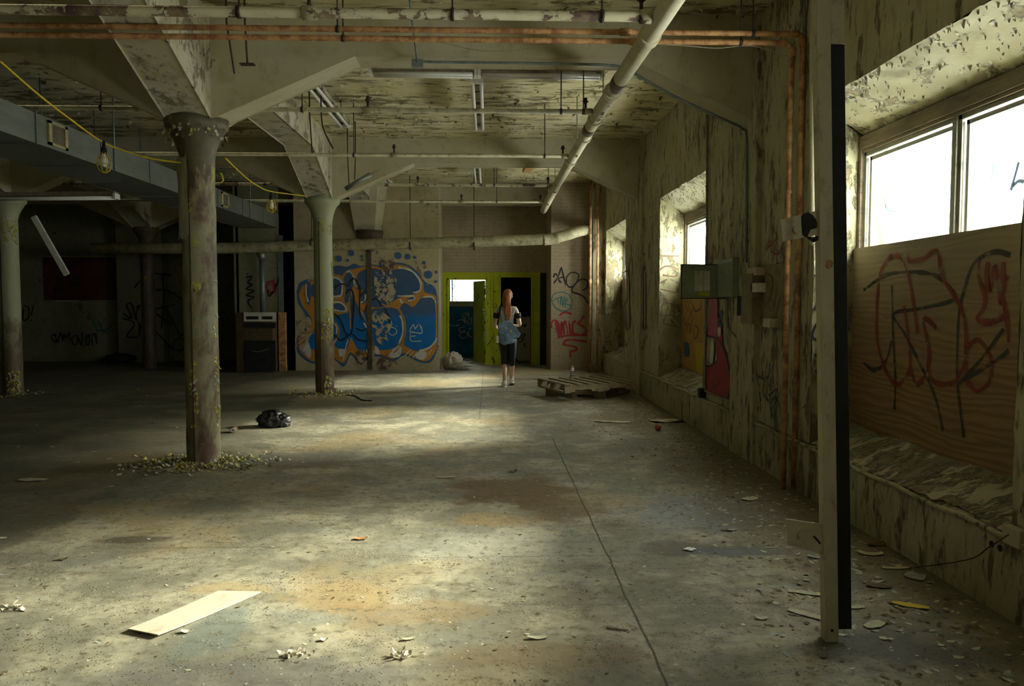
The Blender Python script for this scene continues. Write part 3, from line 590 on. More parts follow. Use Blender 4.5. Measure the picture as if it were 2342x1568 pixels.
for x, y, r_ in [(697, 98, 36), (550, 163, 38), (655, 185, 18), (455, 172, 14), (825, 135, 18), (830, 178, 16), (1260, 128, 42), (1373, 140, 34), (1457, 148, 18), (1570, 210, 20), (1620, 355, 48), (1712, 325, 20), (1710, 437, 17), (1060, 225, 30)]:
    tessellate(q, [pm(*cm((x+r_*math.cos(a*.393), y+r_*math.sin(a*.393)))) for a in range(16)], nb, .012, 0)
q.build('mural_dots', M['pblueout'], wall_back)['label'] = 'blue dots scattered above the lettering'
# dark scar of bare metal down the middle of the mural
q = MB(); a_, b_ = pm(846, 575), pm(856, 845); q.box(a_.x-.07, a_.x+.03, BY-.022, BY+.02, .02, 2.55); wall_scar = q.build('embedded_column_strip', M['col3'], wall_back)
q = MB(); q.lathe([(.08, 2.55), (.1, 2.7), (.28, 2.86), (.30, 3.0), (0, 3.0)], (a_.x, BY+.02, 0), 20); q.build('embedded_capital', M['col3'], wall_back)
q = MB(); x_ = a_.x+.02; q.prism([(x_-.28, CZ), (x_-.2, 3.0), (x_+.22, 3.0), (x_+.4, CZ)], lambda p: Vector((p[0], BY-.02, p[1])), lambda p: Vector((p[0]-.12, BY-.75 if p[1] > 3.5 else BY-.1, p[1]))); q.build('haunched_beam', M['beam'], ceiling)

# tags on the right back wall
ct = zc(4.9, 4.9, 1240, 540)
strokes(wb2, 'black_tag', 'pblack', [[(125, 460), (145, 420), (175, 450), (190, 500), (215, 515)], [(130, 525), (175, 460), (215, 345)], [(215, 345), (235, 430), (265, 550)], [(185, 470), (250, 455)], [(320, 405), (275, 460), (275, 530), (310, 570), (370, 540), (410, 450), (380, 410), (320, 405)],
    [(500, 570), (515, 520), (480, 485), (420, 490), (350, 560), (335, 620), (400, 645), (470, 680), (515, 755)], [(450, 605), (500, 580), (512, 530)]], .042, ct, pY(BY), nb, .006, 'black tag reading AOS')
strokes(wb2, 'teal_tag', 'pteal', [[(105, 720), (130, 650), (210, 625), (290, 650), (335, 730), (310, 810), (230, 835), (150, 800), (105, 720)], [(95, 735), (160, 700)], [(150, 700), (220, 680)], [(175, 690), (185, 750)], [(205, 770), (215, 670), (235, 790), (245, 670)], [(265, 690), (260, 800)], [(290, 700), (262, 750), (335, 780)]], .026, ct, pY(BY), nb, .006, 'teal tag reading TNK in a ring')
strokes(wb2, 'red_tag', 'pred', [[(110, 1030), (105, 970), (140, 940), (175, 970), (200, 1100)], [(150, 960), (190, 1130)], [(210, 1120), (220, 960), (250, 1100)], [(235, 1010), (260, 950), (290, 1110)], [(300, 950), (320, 1110)], [(380, 950), (340, 980), (350, 1090), (400, 1090)], [(470, 890), (430, 950), (400, 980), (470, 1020), (490, 1080), (430, 1110)],
    [(195, 890), (250, 850), (330, 870)], [(160, 1140), (300, 1110), (500, 1110)], [(230, 1215), (290, 1160), (500, 1180)], [(240, 1210), (370, 1240), (380, 1280), (320, 1290), (320, 1360)]], .055, ct, pY(BY), nb, .006, 'dusky red tag lettering')
# tags on the unlit left back wall
cl_ = zc(3.409, 3.409, 0, 440)
strokes(wl, 'black_tag', 'pblack', [[(440, 1110), (405, 1110), (410, 1150), (440, 1160), (430, 1100)], [(450, 1170), (475, 1090), (490, 1160)], [(500, 1150), (500, 1100), (520, 1130), (540, 1090), (545, 1150)], [(590, 1110), (560, 1140), (580, 1190), (610, 1160), (600, 1110), (640, 1200)], [(640, 1090), (640, 1180)], [(690, 1110), (660, 1140), (690, 1190), (700, 1100), (660, 1200)], [(720, 1190), (720, 1110), (745, 1110), (755, 1180)],
    [(185, 900), (180, 990), (220, 980), (225, 900), (185, 880)], [(260, 880), (245, 960)], [(242, 990), (250, 1000)]], .045, cl_, pY(LY), nb, .006, 'black tag and exclamation')
strokes(wl, 'black_line_drawing', 'pblack', [[(960, 940), (1030, 980), (990, 880), (1030, 870), (1060, 1000)], [(960, 980), (1050, 1020), (990, 1120), (1080, 1120), (1090, 1050)], [(1060, 900), (1090, 880), (1060, 960), (1100, 1050)], [(1210, 630), (1340, 650), (1270, 640), (1280, 800), (1260, 1060)], [(1220, 760), (1300, 760), (1420, 830)], [(1210, 910), (1370, 870)], [(1290, 880), (1400, 1100), (1450, 1080)], [(1210, 940), (1340, 1030)], [(1220, 1090), (1350, 1220)],
    [(1400, 1130), (1350, 1180), (1380, 1230), (1440, 1210), (1440, 1150), (1400, 1130)], [(1050, 740), (1090, 690)]], .05, cl_, pY(LY-.36), nb, .006, 'long looping black spray lines')
strokes(wl, 'teal_tag', 'pteal', [[(720, 990), (760, 1080)], [(750, 1080), (860, 1060)], [(770, 1000), (800, 1100)], [(820, 980), (790, 1060), (860, 1100)]], .04, cl_, pY(LY), nb, .006)
cpp = zc(4.24, 4.24, 520, 500)
strokes(wp, 'red_tag', 'pred', [[(400, 600), (380, 660), (430, 720), (470, 690), (440, 600), (400, 640), (470, 640)], [(440, 590), (460, 720)]], .04, cpp, pY(BY), nb, .006)
strokes(wp, 'black_tag', 'pblack', [[(510, 540), (480, 640), (410, 750), (390, 690)], [(180, 570), (240, 560), (200, 620), (240, 640), (185, 680), (260, 700), (180, 740), (260, 760), (200, 800), (240, 870)], [(190, 530), (200, 540)]], .04, cpp, pY(BY), nb, .006)

# graffiti on the window wall (world X plane)
WXo = WX-.016; nx = (-1, 0, 0); pw = plane_x(WX-.006); cw = zc(2.178, 2.178, 1340, 280); cn = zc(3.92, 3.92, 1540, 560)
fillpoly(wall_right, 'pink_figure', 'pred', [[(330, 480), (400, 480), (405, 640), (440, 720), (450, 880), (500, 1080), (520, 1250), (490, 1365), (380, 1340), (290, 1260), (280, 1100), (330, 1080), (395, 1040), (385, 850), (310, 820), (330, 640)]], .012, cn, pw, nx, 'dull red painted figure')
fillpoly(wall_right, 'pink_figure', 'ppink', [[(330, 485), (400, 485), (405, 640), (400, 830), (320, 800), (330, 640)]], .013, cn, pw, nx, 'pink upper part of the figure')
fillpoly(wall_right, 'pink_figure', 'pwhite', [[(345, 870), (375, 870), (365, 1040), (340, 1040)], [(410, 740), (435, 740), (430, 820), (410, 800)]], .014, cn, pw, nx)
strokes(wall_right, 'figure_outline', 'pblack', [[(325, 490), (305, 640), (290, 790), (380, 830), (440, 880), (500, 1060), (522, 1240), (495, 1370)], [(280, 1080), (340, 1085), (400, 1040)], [(480, 480), (490, 700), (540, 880), (530, 1150)], [(570, 620), (560, 700), (580, 850), (610, 720), (600, 900)], [(640, 600), (630, 800), (660, 830), (690, 700)],
    [(500, 680), (530, 760), (560, 880)]], .022, cn, pw, nx, .015)
strokes(wall_right, 'blue_tag', 'pblue', [[(430, 590), (440, 640), (410, 700), (450, 720)], [(420, 600), (450, 620)]], .04, cn, pw, nx, .015)
strokes(wall_right, 'black_tag', 'pblack2', [[(690, 1150), (720, 1010), (740, 1200), (700, 1220)], [(720, 930), (760, 1150), (800, 1400)], [(810, 1010), (810, 1180)], [(860, 1030), (840, 1170), (870, 1180), (880, 1060)], [(780, 1180), (830, 1210), (820, 1320), (870, 1400)], [(870, 1350), (950, 1290), (910, 1380), (880, 1420), (960, 1340)], [(800, 1500), (790, 1250)], [(900, 1440), (900, 1540), (930, 1400), (930, 1550)]], .03, cn, pw, nx, .015)
strokes(wall_right, 'red_tag', 'predfaint', [[(830, 90), (880, 0), (900, 60), (960, 80), (985, 0)], [(310, 170), (300, 0), (350, 140)], [(360, 130), (385, 10), (400, 120), (430, 0)]], .026, cn, pw, nx, .015)
strokes(wall_right, 'red_tag', 'predfaint', [[(950, 470), (930, 520), (960, 560), (940, 600), (910, 620)], [(900, 630), (930, 590), (970, 650), (990, 600)]], .022, cw, pw, nx, .015)
strokes(wall_right, 'pink_tag', 'ppinkpale', [[(195, 760), (190, 850), (195, 940), (200, 1020)], [(215, 760), (218, 1030)], [(240, 750), (240, 1010)], [(262, 740), (262, 1020)], [(285, 720), (285, 1030)], [(297, 740), (297, 1030)]], .16, cw, pw, nx, .011, 'washed out pink lettering')
strokes(wall_right, 'black_tag', 'pblack2', [[(188, 750), (215, 745), (215, 860), (190, 930), (205, 1030), (225, 1000)], [(245, 760), (240, 990), (262, 1000), (270, 960)], [(265, 750), (262, 870), (290, 1020), (302, 1020)], [(282, 720), (270, 780)], [(250, 700), (270, 665), (300, 655)], [(295, 700), (280, 780)], [(190, 1040), (205, 1110), (225, 1060)], [(265, 1060), (280, 1130), (300, 1070)]], .035, cw, pw, nx, .014)
cq = zc(4.125, 4.125, 1760, 420)
strokes(wall_right, 'black_tag', 'pblack', [[(405, 865), (440, 870), (500, 880)], [(500, 880), (470, 960), (490, 1000)], [(500, 1060), (460, 1130), (440, 1180), (480, 1200), (510, 1240), (440, 1320), (400, 1400), (400, 1450), (450, 1480), (520, 1520)], [(420, 1610), (470, 1650), (510, 1700)], [(430, 1750), (480, 1850), (500, 1920)], [(470, 775), (500, 780)]], .03, cq, lambda u, v: P(u, v, Y=5.635), (0, -1, 0), .012, 'curling dark spray strokes')
jamb = lambda u, v: P(u, v, Y=10.72)
strokes(wall_right, 'brown_scrawl', 'pbrown', [[(370, 665), (460, 665)], [(365, 735), (400, 715), (455, 730), (450, 765), (380, 760)], [(370, 800), (410, 780), (460, 800)], [(370, 830), (455, 850)], [(370, 880), (450, 890)], [(380, 900), (380, 960), (450, 950)], [(380, 1000), (440, 1010), (420, 980), (450, 1020)]], .03, cw, jamb, (0, -1, 0), .02)
# orange mural on the second board
pB2 = plane_x(GX-.053)
fillpoly(B2, 'orange_paint', 'pochre', [[(20, 480), (300, 480), (300, 1150), (200, 1130), (60, 1080), (20, 1060)]], .004, cn, pB2, nx)
fillpoly(B2, 'yellow_paint', 'pyellow', [[(200, 880), (290, 900), (290, 1150), (210, 1120)]], .006, cn, pB2, nx)
fillpoly(B2, 'blue_paint', 'pblue', [[(100, 880), (140, 880), (145, 990), (105, 990)]], .007, cn, pB2, nx)
strokes(B2, 'brown_lettering', 'pbrown', [[(110, 490), (130, 590), (150, 500)], [(100, 640), (120, 720), (160, 600)], [(120, 760), (150, 700), (150, 790), (180, 650)], [(180, 740), (200, 840), (230, 760), (200, 720)], [(160, 490), (200, 590), (250, 560), (250, 490)]], .03, cn, pB2, nx, .009)

# brown plyboard with disconnect boxes on the window wall
def onwall(u0, u1, v0, v1, d0, d1, name, mat, label=None, cat=None, parent=None, bev=.004):
    a = P(u0, (v0+v1)/2, X=WX-.01); b = P(u1, (v0+v1)/2, X=WX-.01); t = P((u0+u1)/2, v0, X=WX-.01).z; l = P((u0+u1)/2, v1, X=WX-.01).z
    q = MB(); q.box(WX-d1, WX-d0, b.y, a.y, l, t)
    if parent is None:
        o = q.build(name, M[mat], loc=((WX-(d0+d1)/2), (a.y+b.y)/2, l), bevel=bev); return tag(o, label, cat)
    return q.build(name, M[mat], parent, bevel=bev, label=label)
BB = onwall(1726, 1797, 606, 748, .005, .03, 'backboard', 'boardbrown', 'brown backboard scrawled with rings, carrying the small switch boxes', 'backboard')
strokes(BB, 'ring_scrawl', 'pbrown', [[(850, 260), (890, 300), (880, 430), (830, 530), (800, 420), (820, 290), (850, 260)], [(935, 380), (900, 560)], [(975, 430), (920, 620)], [(960, 480), (930, 560)]], .02, cn, plane_x(WX-.03), nx, .004)
SB = onwall(1722, 1748, 626, 740, .03, .12, 'switch_box', 'boardbrown', 'tall narrow brown electrical box fixed to the edge of the backboard', 'electrical box')
onwall(1735, 1755, 612, 630, .03, .11, 'junction_box', 'steelcream', 'small cream junction box at the top of the backboard', 'junction box')
onwall(1745, 1757, 647, 668, .03, .12, 'junction_box', 'paper', 'tiny pale box halfway up the backboard', 'junction box')
onwall(1768, 1785, 728, 748, .02, .10, 'junction_box', 'steelcream', 'cream junction box at the lower corner of the backboard', 'junction box')
onwall(1697, 1726, 676, 722, .005, .06, 'outlet_box', 'dark', 'small black box beside the low edge of the grey panel', 'outlet box')
ob = onwall(2310, 2352, 1205, 1248, .01, .05, 'outlet_plate', 'steelcream', 'broken outlet plate at the right edge under the sill', 'outlet')
for y in (3.47, 3.41): q = MB(); q.tube([(WX-.05, y, .33), (WX-.053, y, .33)], .016, 10); q.build('socket', M['dark'], ob)
# electrical panel with its door swung open towards the room
EP = thing('electrical_panel', 'grey-green electrical panel with its door swung out into the room', 'electrical panel', (WX, 7.45, 1.4))
a, b = P(1667, 640, X=WX), P(1703, 640, X=WX); zt, zb = P(1685, 586, X=WX-.15).z, P(1685, 678, X=WX-.15).z
q = MB(); q.box(WX-.12, WX, b.y, a.y, zb, zt); q.build('box', M['panelgreen'], EP, bevel=.005)
q = MB(); q.box(WX-.125, WX-.12, b.y+.03, a.y-.03, zb+.03, zt-.03); q.build('inner_cover', M['panelgreen'], EP, bevel=.002)
dY = a.y+.02; L, R_ = P(1557, 645, Y=dY), P(1657, 645, Y=dY); t_, b_ = P(1606, 604, Y=dY).z, P(1606, 683, Y=dY).z
q = MB(); q.box(L.x, R_.x+.05, dY, dY+.02, b_, t_); dr = q.build('door', M['panelgreen'], EP, bevel=.003, label='open door carrying circuit charts')
q = MB()
for x0, x1, z0, z1 in ((L.x, R_.x+.05, t_-.008, t_), (L.x, R_.x+.05, b_, b_+.008), (L.x, L.x+.008, b_, t_)): q.box(x0, x1, dY-.012, dY, z0, z1)
q.build('door_rim', M['dark'], dr)
def dp(u0, u1, v0, v1, nm, mt, lb=None):
    A, B = P(u0, v0, Y=dY), P(u1, v1, Y=dY); q = MB(); q.box(A.x, B.x, dY-.003, dY, B.z, A.z); o = q.build(nm, M[mt], dr)
    if lb: o['label'] = lb
dp(1589, 1608, 619, 666, 'circuit_chart', 'paper', 'pale circuit chart'); dp(1610, 1623, 619, 666, 'circuit_chart', 'paper', 'pale circuit chart'); dp(1594, 1623, 668, 677, 'warning_label', 'labelyellow', 'yellow label')
q = MB(); q.tube([(WX-.09, (a.y+b.y)/2, zb), (WX-.09, (a.y+b.y)/2-.02, zb-.3), (WX-.03, b.y-.05, zb-.45), (WX-.03, b.y-.05, .42)], .010, 8); q.build('conduit', M['greyconduit'], EP)
# ================================================================ PIPES, DUCT, LIGHTS
def rod(q, p, top=CZ, r=.006): q.tube([p, (p[0], p[1], top)], r, 6)
def pipe(name, label, pts, r, mat, couplings=(), hangers=(), cr=1.35, hr=.006, cat='pipe', group=None, seg=16, htop=CZ):
    pts = [Vector(p) for p in pts]; t = thing(name, label, cat, pts[0], group=group)
    q = MB(); q.tube(pts, r, seg); q.build('pipe_run', M[mat], t)
    for p, d, l in couplings:
        q = MB(); p = Vector(p); d = Vector(d).normalized(); q.tube([p-d*l/2, p-d*l/2.2, p+d*l/2.2, p+d*l/2], [r*1.12, r*cr, r*cr, r*1.12], seg); q.build('coupling', M[mat], t)
    for p in hangers:
        q = MB(); p = Vector(p); rod(q, (p.x, p.y, p.z+r), htop, hr); q.tube([p+Vector((-.012, 0, 0)), p+Vector((.012, 0, 0))], r*1.25, seg); q.build('hanger', M['darkmetal'] if r < .05 else M['greyconduit'], t)
    return t
# rusty pair across the ceiling and down the wall
yR = 5.85; xa = P(1826, 600, Y=yR).x; xb = P(1801, 600, Y=yR).x; za = P(1300, 72, Y=yR).z; zb_ = P(1300, 93, Y=yR).z
def elbow(x, z, r=.06): return [(x-r, yR, z), (x-r*.45, yR, z-r*.12), (x-r*.12, yR, z-r*.45), (x, yR, z-r)]
pipe('rusty_pipe', 'upper orange rusted pipe turning down the wall at the right', [(-12.9, yR, za+.0), (-4, yR, za)]+elbow(xa, za)+[(xa, yR, .0)], .021, 'rust',
     [((P(1430, 72, Y=yR).x, yR, za), (1, 0, 0), .09), ((xa, yR, za-.07), (0, 0, 1), .07), ((xa-.07, yR, za), (1, 0, 0), .07)], [(P(772, 60, Y=yR).x, yR, za), (P(1722, 75, Y=yR).x, yR, za)], group='pair of rusty pipes')
pipe('rusty_pipe', 'lower orange rusted pipe turning down the wall at the right', [(-12.9, yR, zb_), (-4, yR, zb_)]+[(p[0], yR, p[2]) for p in elbow(xb, zb_)]+[(xb, yR, .0)], .021, 'rust',
     [((P(1450, 93, Y=yR).x, yR, zb_), (1, 0, 0), .08), ((xb, yR, zb_-.07), (0, 0, 1), .06), ((xb-.07, yR, zb_), (1, 0, 0), .06), ((xb, yR, P(1801, 438, Y=yR).z), (0, 0, 1), .03)], [(P(785, 85, Y=yR).x, yR, zb_), (P(1694, 98, Y=yR).x, yR, zb_)], group='pair of rusty pipes')
# main and branches
MX, MZ = 1.13, 3.38
mp = [(MX+.12, -3.9, MZ), (MX+.03, 5.1, MZ), (MX-.02, 7.7, MZ), (MX-.02, 12.5, MZ-.0), (MX, 15.7, MZ-.02)]
def onmain(y):
    for i in range(len(mp)-1):
        if mp[i][1] <= y <= mp[i+1][1]:
            f_ = (y-mp[i][1])/(mp[i+1][1]-mp[i][1]); return Vector([mp[i][k]*(1-f_)+mp[i+1][k]*f_ for k in range(3)])
BYS = [5.13, 7.66, 9.97, 12.47, 14.5]
mn = pipe('main_pipe', 'fat cream pipe running away under the ceiling', mp, .068, 'creampipe', [(onmain(y), (0, 1, 0), .10) for y in (5.5, 6.95, 7.95, 8.8, 10.3, 12.8)], [onmain(y) for y in (4.4, 7.45, 9.6, 12.75, 14.3)], 1.18)
for y in (6.65, 8.4): q = MB(); p = onmain(y); q.tube([p-Vector((0, .12, 0)), p+Vector((0, .12, 0))], .0695, 16); q.build('rust_patch', M['col3'], mn)
def branch(i, r, mat, lab, x0=-12.9, hx=(), cpl=()):
    y = BYS[i]; p = onmain(y)
    pts = [(x0, y, MZ), (p.x-.06, y, MZ)]
    t = pipe('branch_pipe', lab, pts, r, mat, [((x, y, MZ), (1, 0, 0), .10) for x in cpl]+[((p.x-.11, y, MZ), (1, 0, 0), .08)], [(x, y, MZ) for x in hx], group='cross pipes under the ceiling')
    for x in list(cpl)[:1]+[p.x-.14]:
        q = MB(); q.tube([(x, y, MZ+r), (x, y, MZ+r+.07)], .012, 8); q.tube([(x-.028, y, MZ+r+.075), (x+.028, y, MZ+r+.075)], .008, 6); q.tube([(x, y, MZ+r+.06), (x, y, MZ+r+.11)], .018, 8); q.build('sprinkler_head', M['darkmetal'], t)
    return t
xs = lambda u, y: P(u, 300, Y=y).x
b0 = branch(0, .034, 'creampipe_worn', 'thick peeling cream cross pipe nearest the camera', hx=[xs(552, 5.13), xs(1036, 5.13), xs(1375, 5.13)], cpl=[xs(711, 5.13)])
branch(1, .024, 'branch', 'cross pipe passing just behind the first beam', hx=[xs(692, 7.66), xs(1283, 7.66), xs(233, 7.66), xs(1334, 7.66)], cpl=[xs(842, 7.66), xs(322, 7.66)])
branch(2, .024, 'branch', 'cross pipe just before the second beam', hx=[xs(809, 9.97), xs(1246, 9.97), xs(455, 9.97)], cpl=[xs(901, 9.97)])
branch(3, .026, 'creampipe_worn', 'dark flaking cross pipe just behind the second beam', hx=[xs(1130, 12.47)], cpl=[xs(955, 12.47)])
branch(4, .024, 'branch', 'farthest cross pipe, above the mural', hx=[xs(1136, 14.5)], cpl=[xs(1055, 14.5), xs(965, 14.5)])
# loose hanging rods below the first branch
for i, (u0, v0, u1, v1, Y, lb) in enumerate([(518, 50, 536, 168, 6.6, 'bent rusty rod dangling before the near beam'), (560, 50, 566, 146, 6.6, 'straight rusty rod with a foot plate before the near beam'), (708, 258, 714, 350, 9.0, 'thin straight rod hanging from the middle cross pipe'), (795, 355, 798, 420, 11.0, 'short rod hanging left of the paired ones above the second column'), (813, 355, 811, 410, 11.0, 'short rod hanging just right of its twin above the second column')]):
    a, b = P(u0, v0, Y=Y), P(u1, v1, Y=Y); q = MB(); q.tube([(a.x, a.y, CZ), a, b], .008, 8)
    if i == 1: q.box(b.x-.06, b.x+.06, b.y-.03, b.y+.03, b.z-.01, b.z)
    tag(q.build('hanging_rod', M['darkmetal'], loc=a), lb, 'rod')
a = P(735, 262, Y=8.6); q = MB(); q.tube(smooth_pts([(a.x, a.y, CZ), a, P(742, 300, Y=8.6), P(762, 340, Y=8.6)]), .008, 8); tag(q.build('hanging_rod', M['darkmetal'], loc=a), 'curved rod with a hooked end beside the hanging tubes', 'rod')
# fat low pipe across the back
yL = 15.6; pp = [P(u, v, Y=yL) for u, v in ((480, 568), (760, 560), (1000, 555), (1200, 549), (1260, 546), (1300, 536), (1325, 528))]+[P(1350, 524, Y=16.3)]
bp = pipe('low_pipe', 'thick pale insulated pipe crossing low in front of the mural', [(-8.0, yL, pp[0].z)]+pp, .112, 'branch', [(pp[4], (1, 0, .15), .3)], [], 1.06, seg=20)
for x in (-3.6, -1.6, -.3): q = MB(); q.tube([(x, yL, 2.68), (x, yL, CZ)], .008, 6); q.tube([(x-.015, yL, 2.65), (x+.015, yL, 2.65)], .117, 20); q.build('hanger', M['darkmetal'], bp)
# pipe pairs on the window wall
for (u, v, Y, r, mt, lb) in [(1483, 600, 11.95, .03, 'col3', 'dark rusted vertical pipe on the middle pilaster'), (1492, 600, 11.72, .026, 'rust', 'orange rusted vertical pipe beside the dark one on the middle pilaster'), (1350, 600, 15.8, .027, 'rust', 'orange rusted vertical pipe before the far corner'), (1367, 600, 15.8, .022, 'rust', 'thinner brown vertical pipe by the far corner')]:
    x = P(u, v, Y=Y).x; top = 3.75 if Y < 13 else 3.5
    pipe('vertical_pipe', lb, [(x, Y, 0), (x, Y, top), (x+.02, Y, CZ)], r, mt, [((x, Y, 1.9), (0, 0, 1), .08)], [], 1.25, group='vertical pipes on the window wall')
# thin conduits on the window wall
def conduit(lb, pts, r=.010, mat='greyconduit', X=WX-.03):
    ps = [P(u, v, X=X) for u, v in pts]; q = MB(); q.tube(smooth_pts(ps, 4), r, 8); tag(q.build('conduit', M[mat], loc=ps[0]), lb, 'conduit')
ps = [P(u, v, Y=6.86) for u, v in ((955, 140), (1000, 142), (1100, 143), (1240, 145), (1345, 147), (1400, 150), (1430, 156), (1470, 180), (1560, 230), (1660, 275))]
ps = [Vector((p.x, p.y, p.z)) for p in ps]+[P(1700, 296, X=WX-.07), P(1707, 330, X=WX-.07), P(1706, 600, X=WX-.07)]
q = MB(); q.tube(smooth_pts(ps, 4), .012, 8); t = q.build('beam_conduit', M['galv'], loc=ps[0]); tag(t, 'blue-grey conduit following the near beam and down the wall', 'conduit')
q = MB(); p = P(955, 145, Y=6.84); q.box(p.x-.05, p.x+.05, p.y-.03, p.y+.03, p.z-.03, p.z+.03); q.tube([(p.x, p.y, p.z), P(937, 0, Y=6.2)], .009, 8); q.build('junction_box', M['galv'], t)
conduit('thin grey conduit down the near edge of the middle window recess', [(1617, 262), (1617, 480), (1615, 700), (1612, 890)], .014)
conduit('grey conduit curling back at the foot of the red painted figure', [(1708, 690), (1706, 800), (1703, 900), (1698, 925), (1680, 922), (1640, 905), (1612, 893)], .011)
q = MB(); p = P(1605, 898, X=WX-.04); q.box(p.x-.03, p.x+.03, p.y-.05, p.y+.05, p.z-.05, p.z+.05); tag(q.build('junction_box', M['dark'], loc=p), 'dark box on the ledge at the foot of the red figure', 'junction box')
for dx, nm in ((1836, 'thin grey loose wire hanging closest to the rusty pipes'), (1841, 'thin grey loose wire hanging second from the rusty pipes')):
    q = MB(); ps = [P(dx, 0, Y=5.85), P(dx+2, 300, Y=5.85), P(dx-6, 620, Y=5.85), P(dx, 900, Y=5.85), P(dx-2, 1080, Y=5.85)]; q.tube(smooth_pts(ps, 5), .0045, 6); tag(q.build('loose_wire', M['galv'], loc=ps[0]), nm, 'wire')
q = MB(); ps = [P(1850, 0, Y=5.6), P(1852, 300, Y=5.6), P(1856, 700, Y=5.6)]; q.tube([P(1861, v, X=WX-.035) for v in (-40, 300, 560)], .03, 12)
tag(q.build('vertical_pipe', M['creampipe'], loc=P(1861, 560, X=WX-.035)), 'pale vertical pipe partly hidden behind the leaning steel post', 'pipe')
q = MB(); ps = [P(900, 80, Y=6.3), P(1000, 95, Y=6.3), P(1100, 116, Y=6.3), P(1200, 112, Y=6.3), P(1300, 92, Y=6.3)]; q.tube(smooth_pts(ps), .002, 5); tag(q.build('slack_wire', M['greyconduit'], loc=ps[0]), 'thin slack wire drooping before the near beam', 'wire')
q = MB(); ps = [P(1480, 100, Y=6.2), P(1560, 104, Y=6.1), P(1640, 110, Y=6.05), P(1720, 105, Y=6.0), P(1800, 128, Y=5.95)]; q.tube(smooth_pts(ps), .003, 5); tag(q.build('slack_wire', M['paper'], loc=ps[0]), 'pale wire looping under the lower rusty pipe', 'wire')

# duct
D = thing('air_duct', 'long rectangular galvanised air duct hanging over the dark side', 'air duct', (-4.72, 8, 3.0))
xr, xl, z0, z1, ye = -4.34, -5.14, 3.0, 3.29, 15.9
q = MB(); q.box(xl, xr, -3.9, ye, z0, z1); q.build('duct_body', M['duct'], D)
y = -3.5
while y < ye: q = MB(); q.box(xl-.012, xr+.012, y, y+.015, z0-.012, z1+.012); q.build('seam_flange', M['duct'], D); y += 1.22
for uu in ((108, 151), (502, 518)):
    A, B = P(uu[0], 290, X=xr), P(uu[1], 300, X=xr)
    g = MB()
    for ya, yb, za_, zb2 in ((A.y, B.y, z0+.03, z0+.055), (A.y, B.y, z1-.05, z1-.025), (A.y, A.y+.05, z0+.03, z1-.025), (B.y-.05, B.y, z0+.03, z1-.025)): g.box(xr, xr+.02, ya, yb, za_, zb2)
    fr = g.build('grille_frame', M['ductframe'], D, label='cream framed air grille'); g = MB(); g.box(xr, xr+.006, A.y+.04, B.y-.04, z0+.05, z1-.045)
    for i in range(8): g.box(xr+.006, xr+.012, A.y+.04, B.y-.04, z0+.06+i*.022, z0+.066+i*.022)
    g.build('grille_mesh', M['grille'], fr)
for y in (5.5, 6.7, 9, 11.5, 14):
    for x in (xr+.01, xl-.01): q = MB(); q.tube([(x, y, z0), (x, y, CZ)], .009, 8); q.build('hanger', M['galv'], D)

# fluorescent fittings
def fixture(lb, a, b, group='fluorescent light fittings', hang=None, white=True):
    a, b = Vector(a), Vector(b); t = thing('fluorescent_fitting', lb, 'light fitting', a, group=group); d = (b-a).normalized(); sd = d.cross(Vector((0, 0, 1))).normalized()
    q = MB(); q.beam(a+Vector((0, 0, .035)), b+Vector((0, 0, .035)), .13, .05); q.build('housing', M['creampipe_worn'] if white else M['timber'], t, bevel=.004)
    for s_ in (-1, 1):
        q = MB(); q.tube([a+sd*s_*.045+d*.03-Vector((0, 0, .02)), b+sd*s_*.045-d*.03-Vector((0, 0, .02))], .019, 12); q.build('tube', M['tube'], t)
    for p in (a, b):
        q = MB(); q.beam(p-d*.015, p+d*.015, .14, .07); q.build('end_cap', M['white'], t)
    for f_ in (.12, .88): q = MB(); p = a.lerp(b, f_); q.tube([p+Vector((0, 0, .05)), (p.x, p.y, CZ)], .005, 6); q.build('hanger', M['darkmetal'], t)
    return t
Yf = 7.75
fixture('transverse fluorescent fitting behind the near beam, left half', P(848, 165, Y=Yf), P(1088, 168, Y=Yf), white=False)
fixture('transverse fluorescent fitting behind the near beam, right half', P(1096, 168, Y=Yf), P(1378, 172, Y=Yf), white=False)
zf = P(1093, 180, Y=7.9).z
fixture('pair of tubes running away in the middle of the near ceiling bay', (-.12, 7.95, zf), (-.12, 10.1, zf))
fixture('slanting pair of tubes above the second column', (-1.86, 7.95, zf), (-1.86, 10.0, zf))
fixture('small fitting in the second ceiling bay, centre', (-.2, 12.9, zf), (-.2, 15.0, zf))
fixture('small fitting in the second ceiling bay near the beam haunch', (-1.9, 12.9, zf), (-1.9, 14.6, zf))
a, b = P(-120, 452, Y=10.2), P(266, 449, Y=10.2); fixture('long low fitting across the left column', a, b, white=False)
q = MB(); a, b = P(1205, 425, Y=14.5), P(1230, 388, Y=13.2); q.beam((a.x, 14.6, CZ-.08), (b.x, 12.7, CZ-.08), .16, .06); tag(q.build('rusted_strip', M['rust'], loc=(a.x, 14, CZ-.08)), 'rust-orange metal strip on the second ceiling bay', 'metal strip')
q = MB(); a, b = P(77, 495, Y=12.8), P(153, 628, Y=12.8); q.beam(a, b, .09, .05, up=(0, 1, 0)); o = q.build('fallen_batten', M['white'], loc=a, bevel=.004); tag(o, 'pale batten hanging aslant in the dark left bay', 'batten')
q = MB(); q.tube([a, (a.x+.02, a.y, CZ)], .004, 6); q.build('wire', M['darkmetal'], o)
q = MB(); a, b = P(790, 432, Y=11.6), P(848, 398, Y=11.6); q.tube([a, b], .035, 12); o = q.build('dangling_tube', M['duct'], loc=a); tag(o, 'grey tube dangling aslant beside the second column', 'tube')
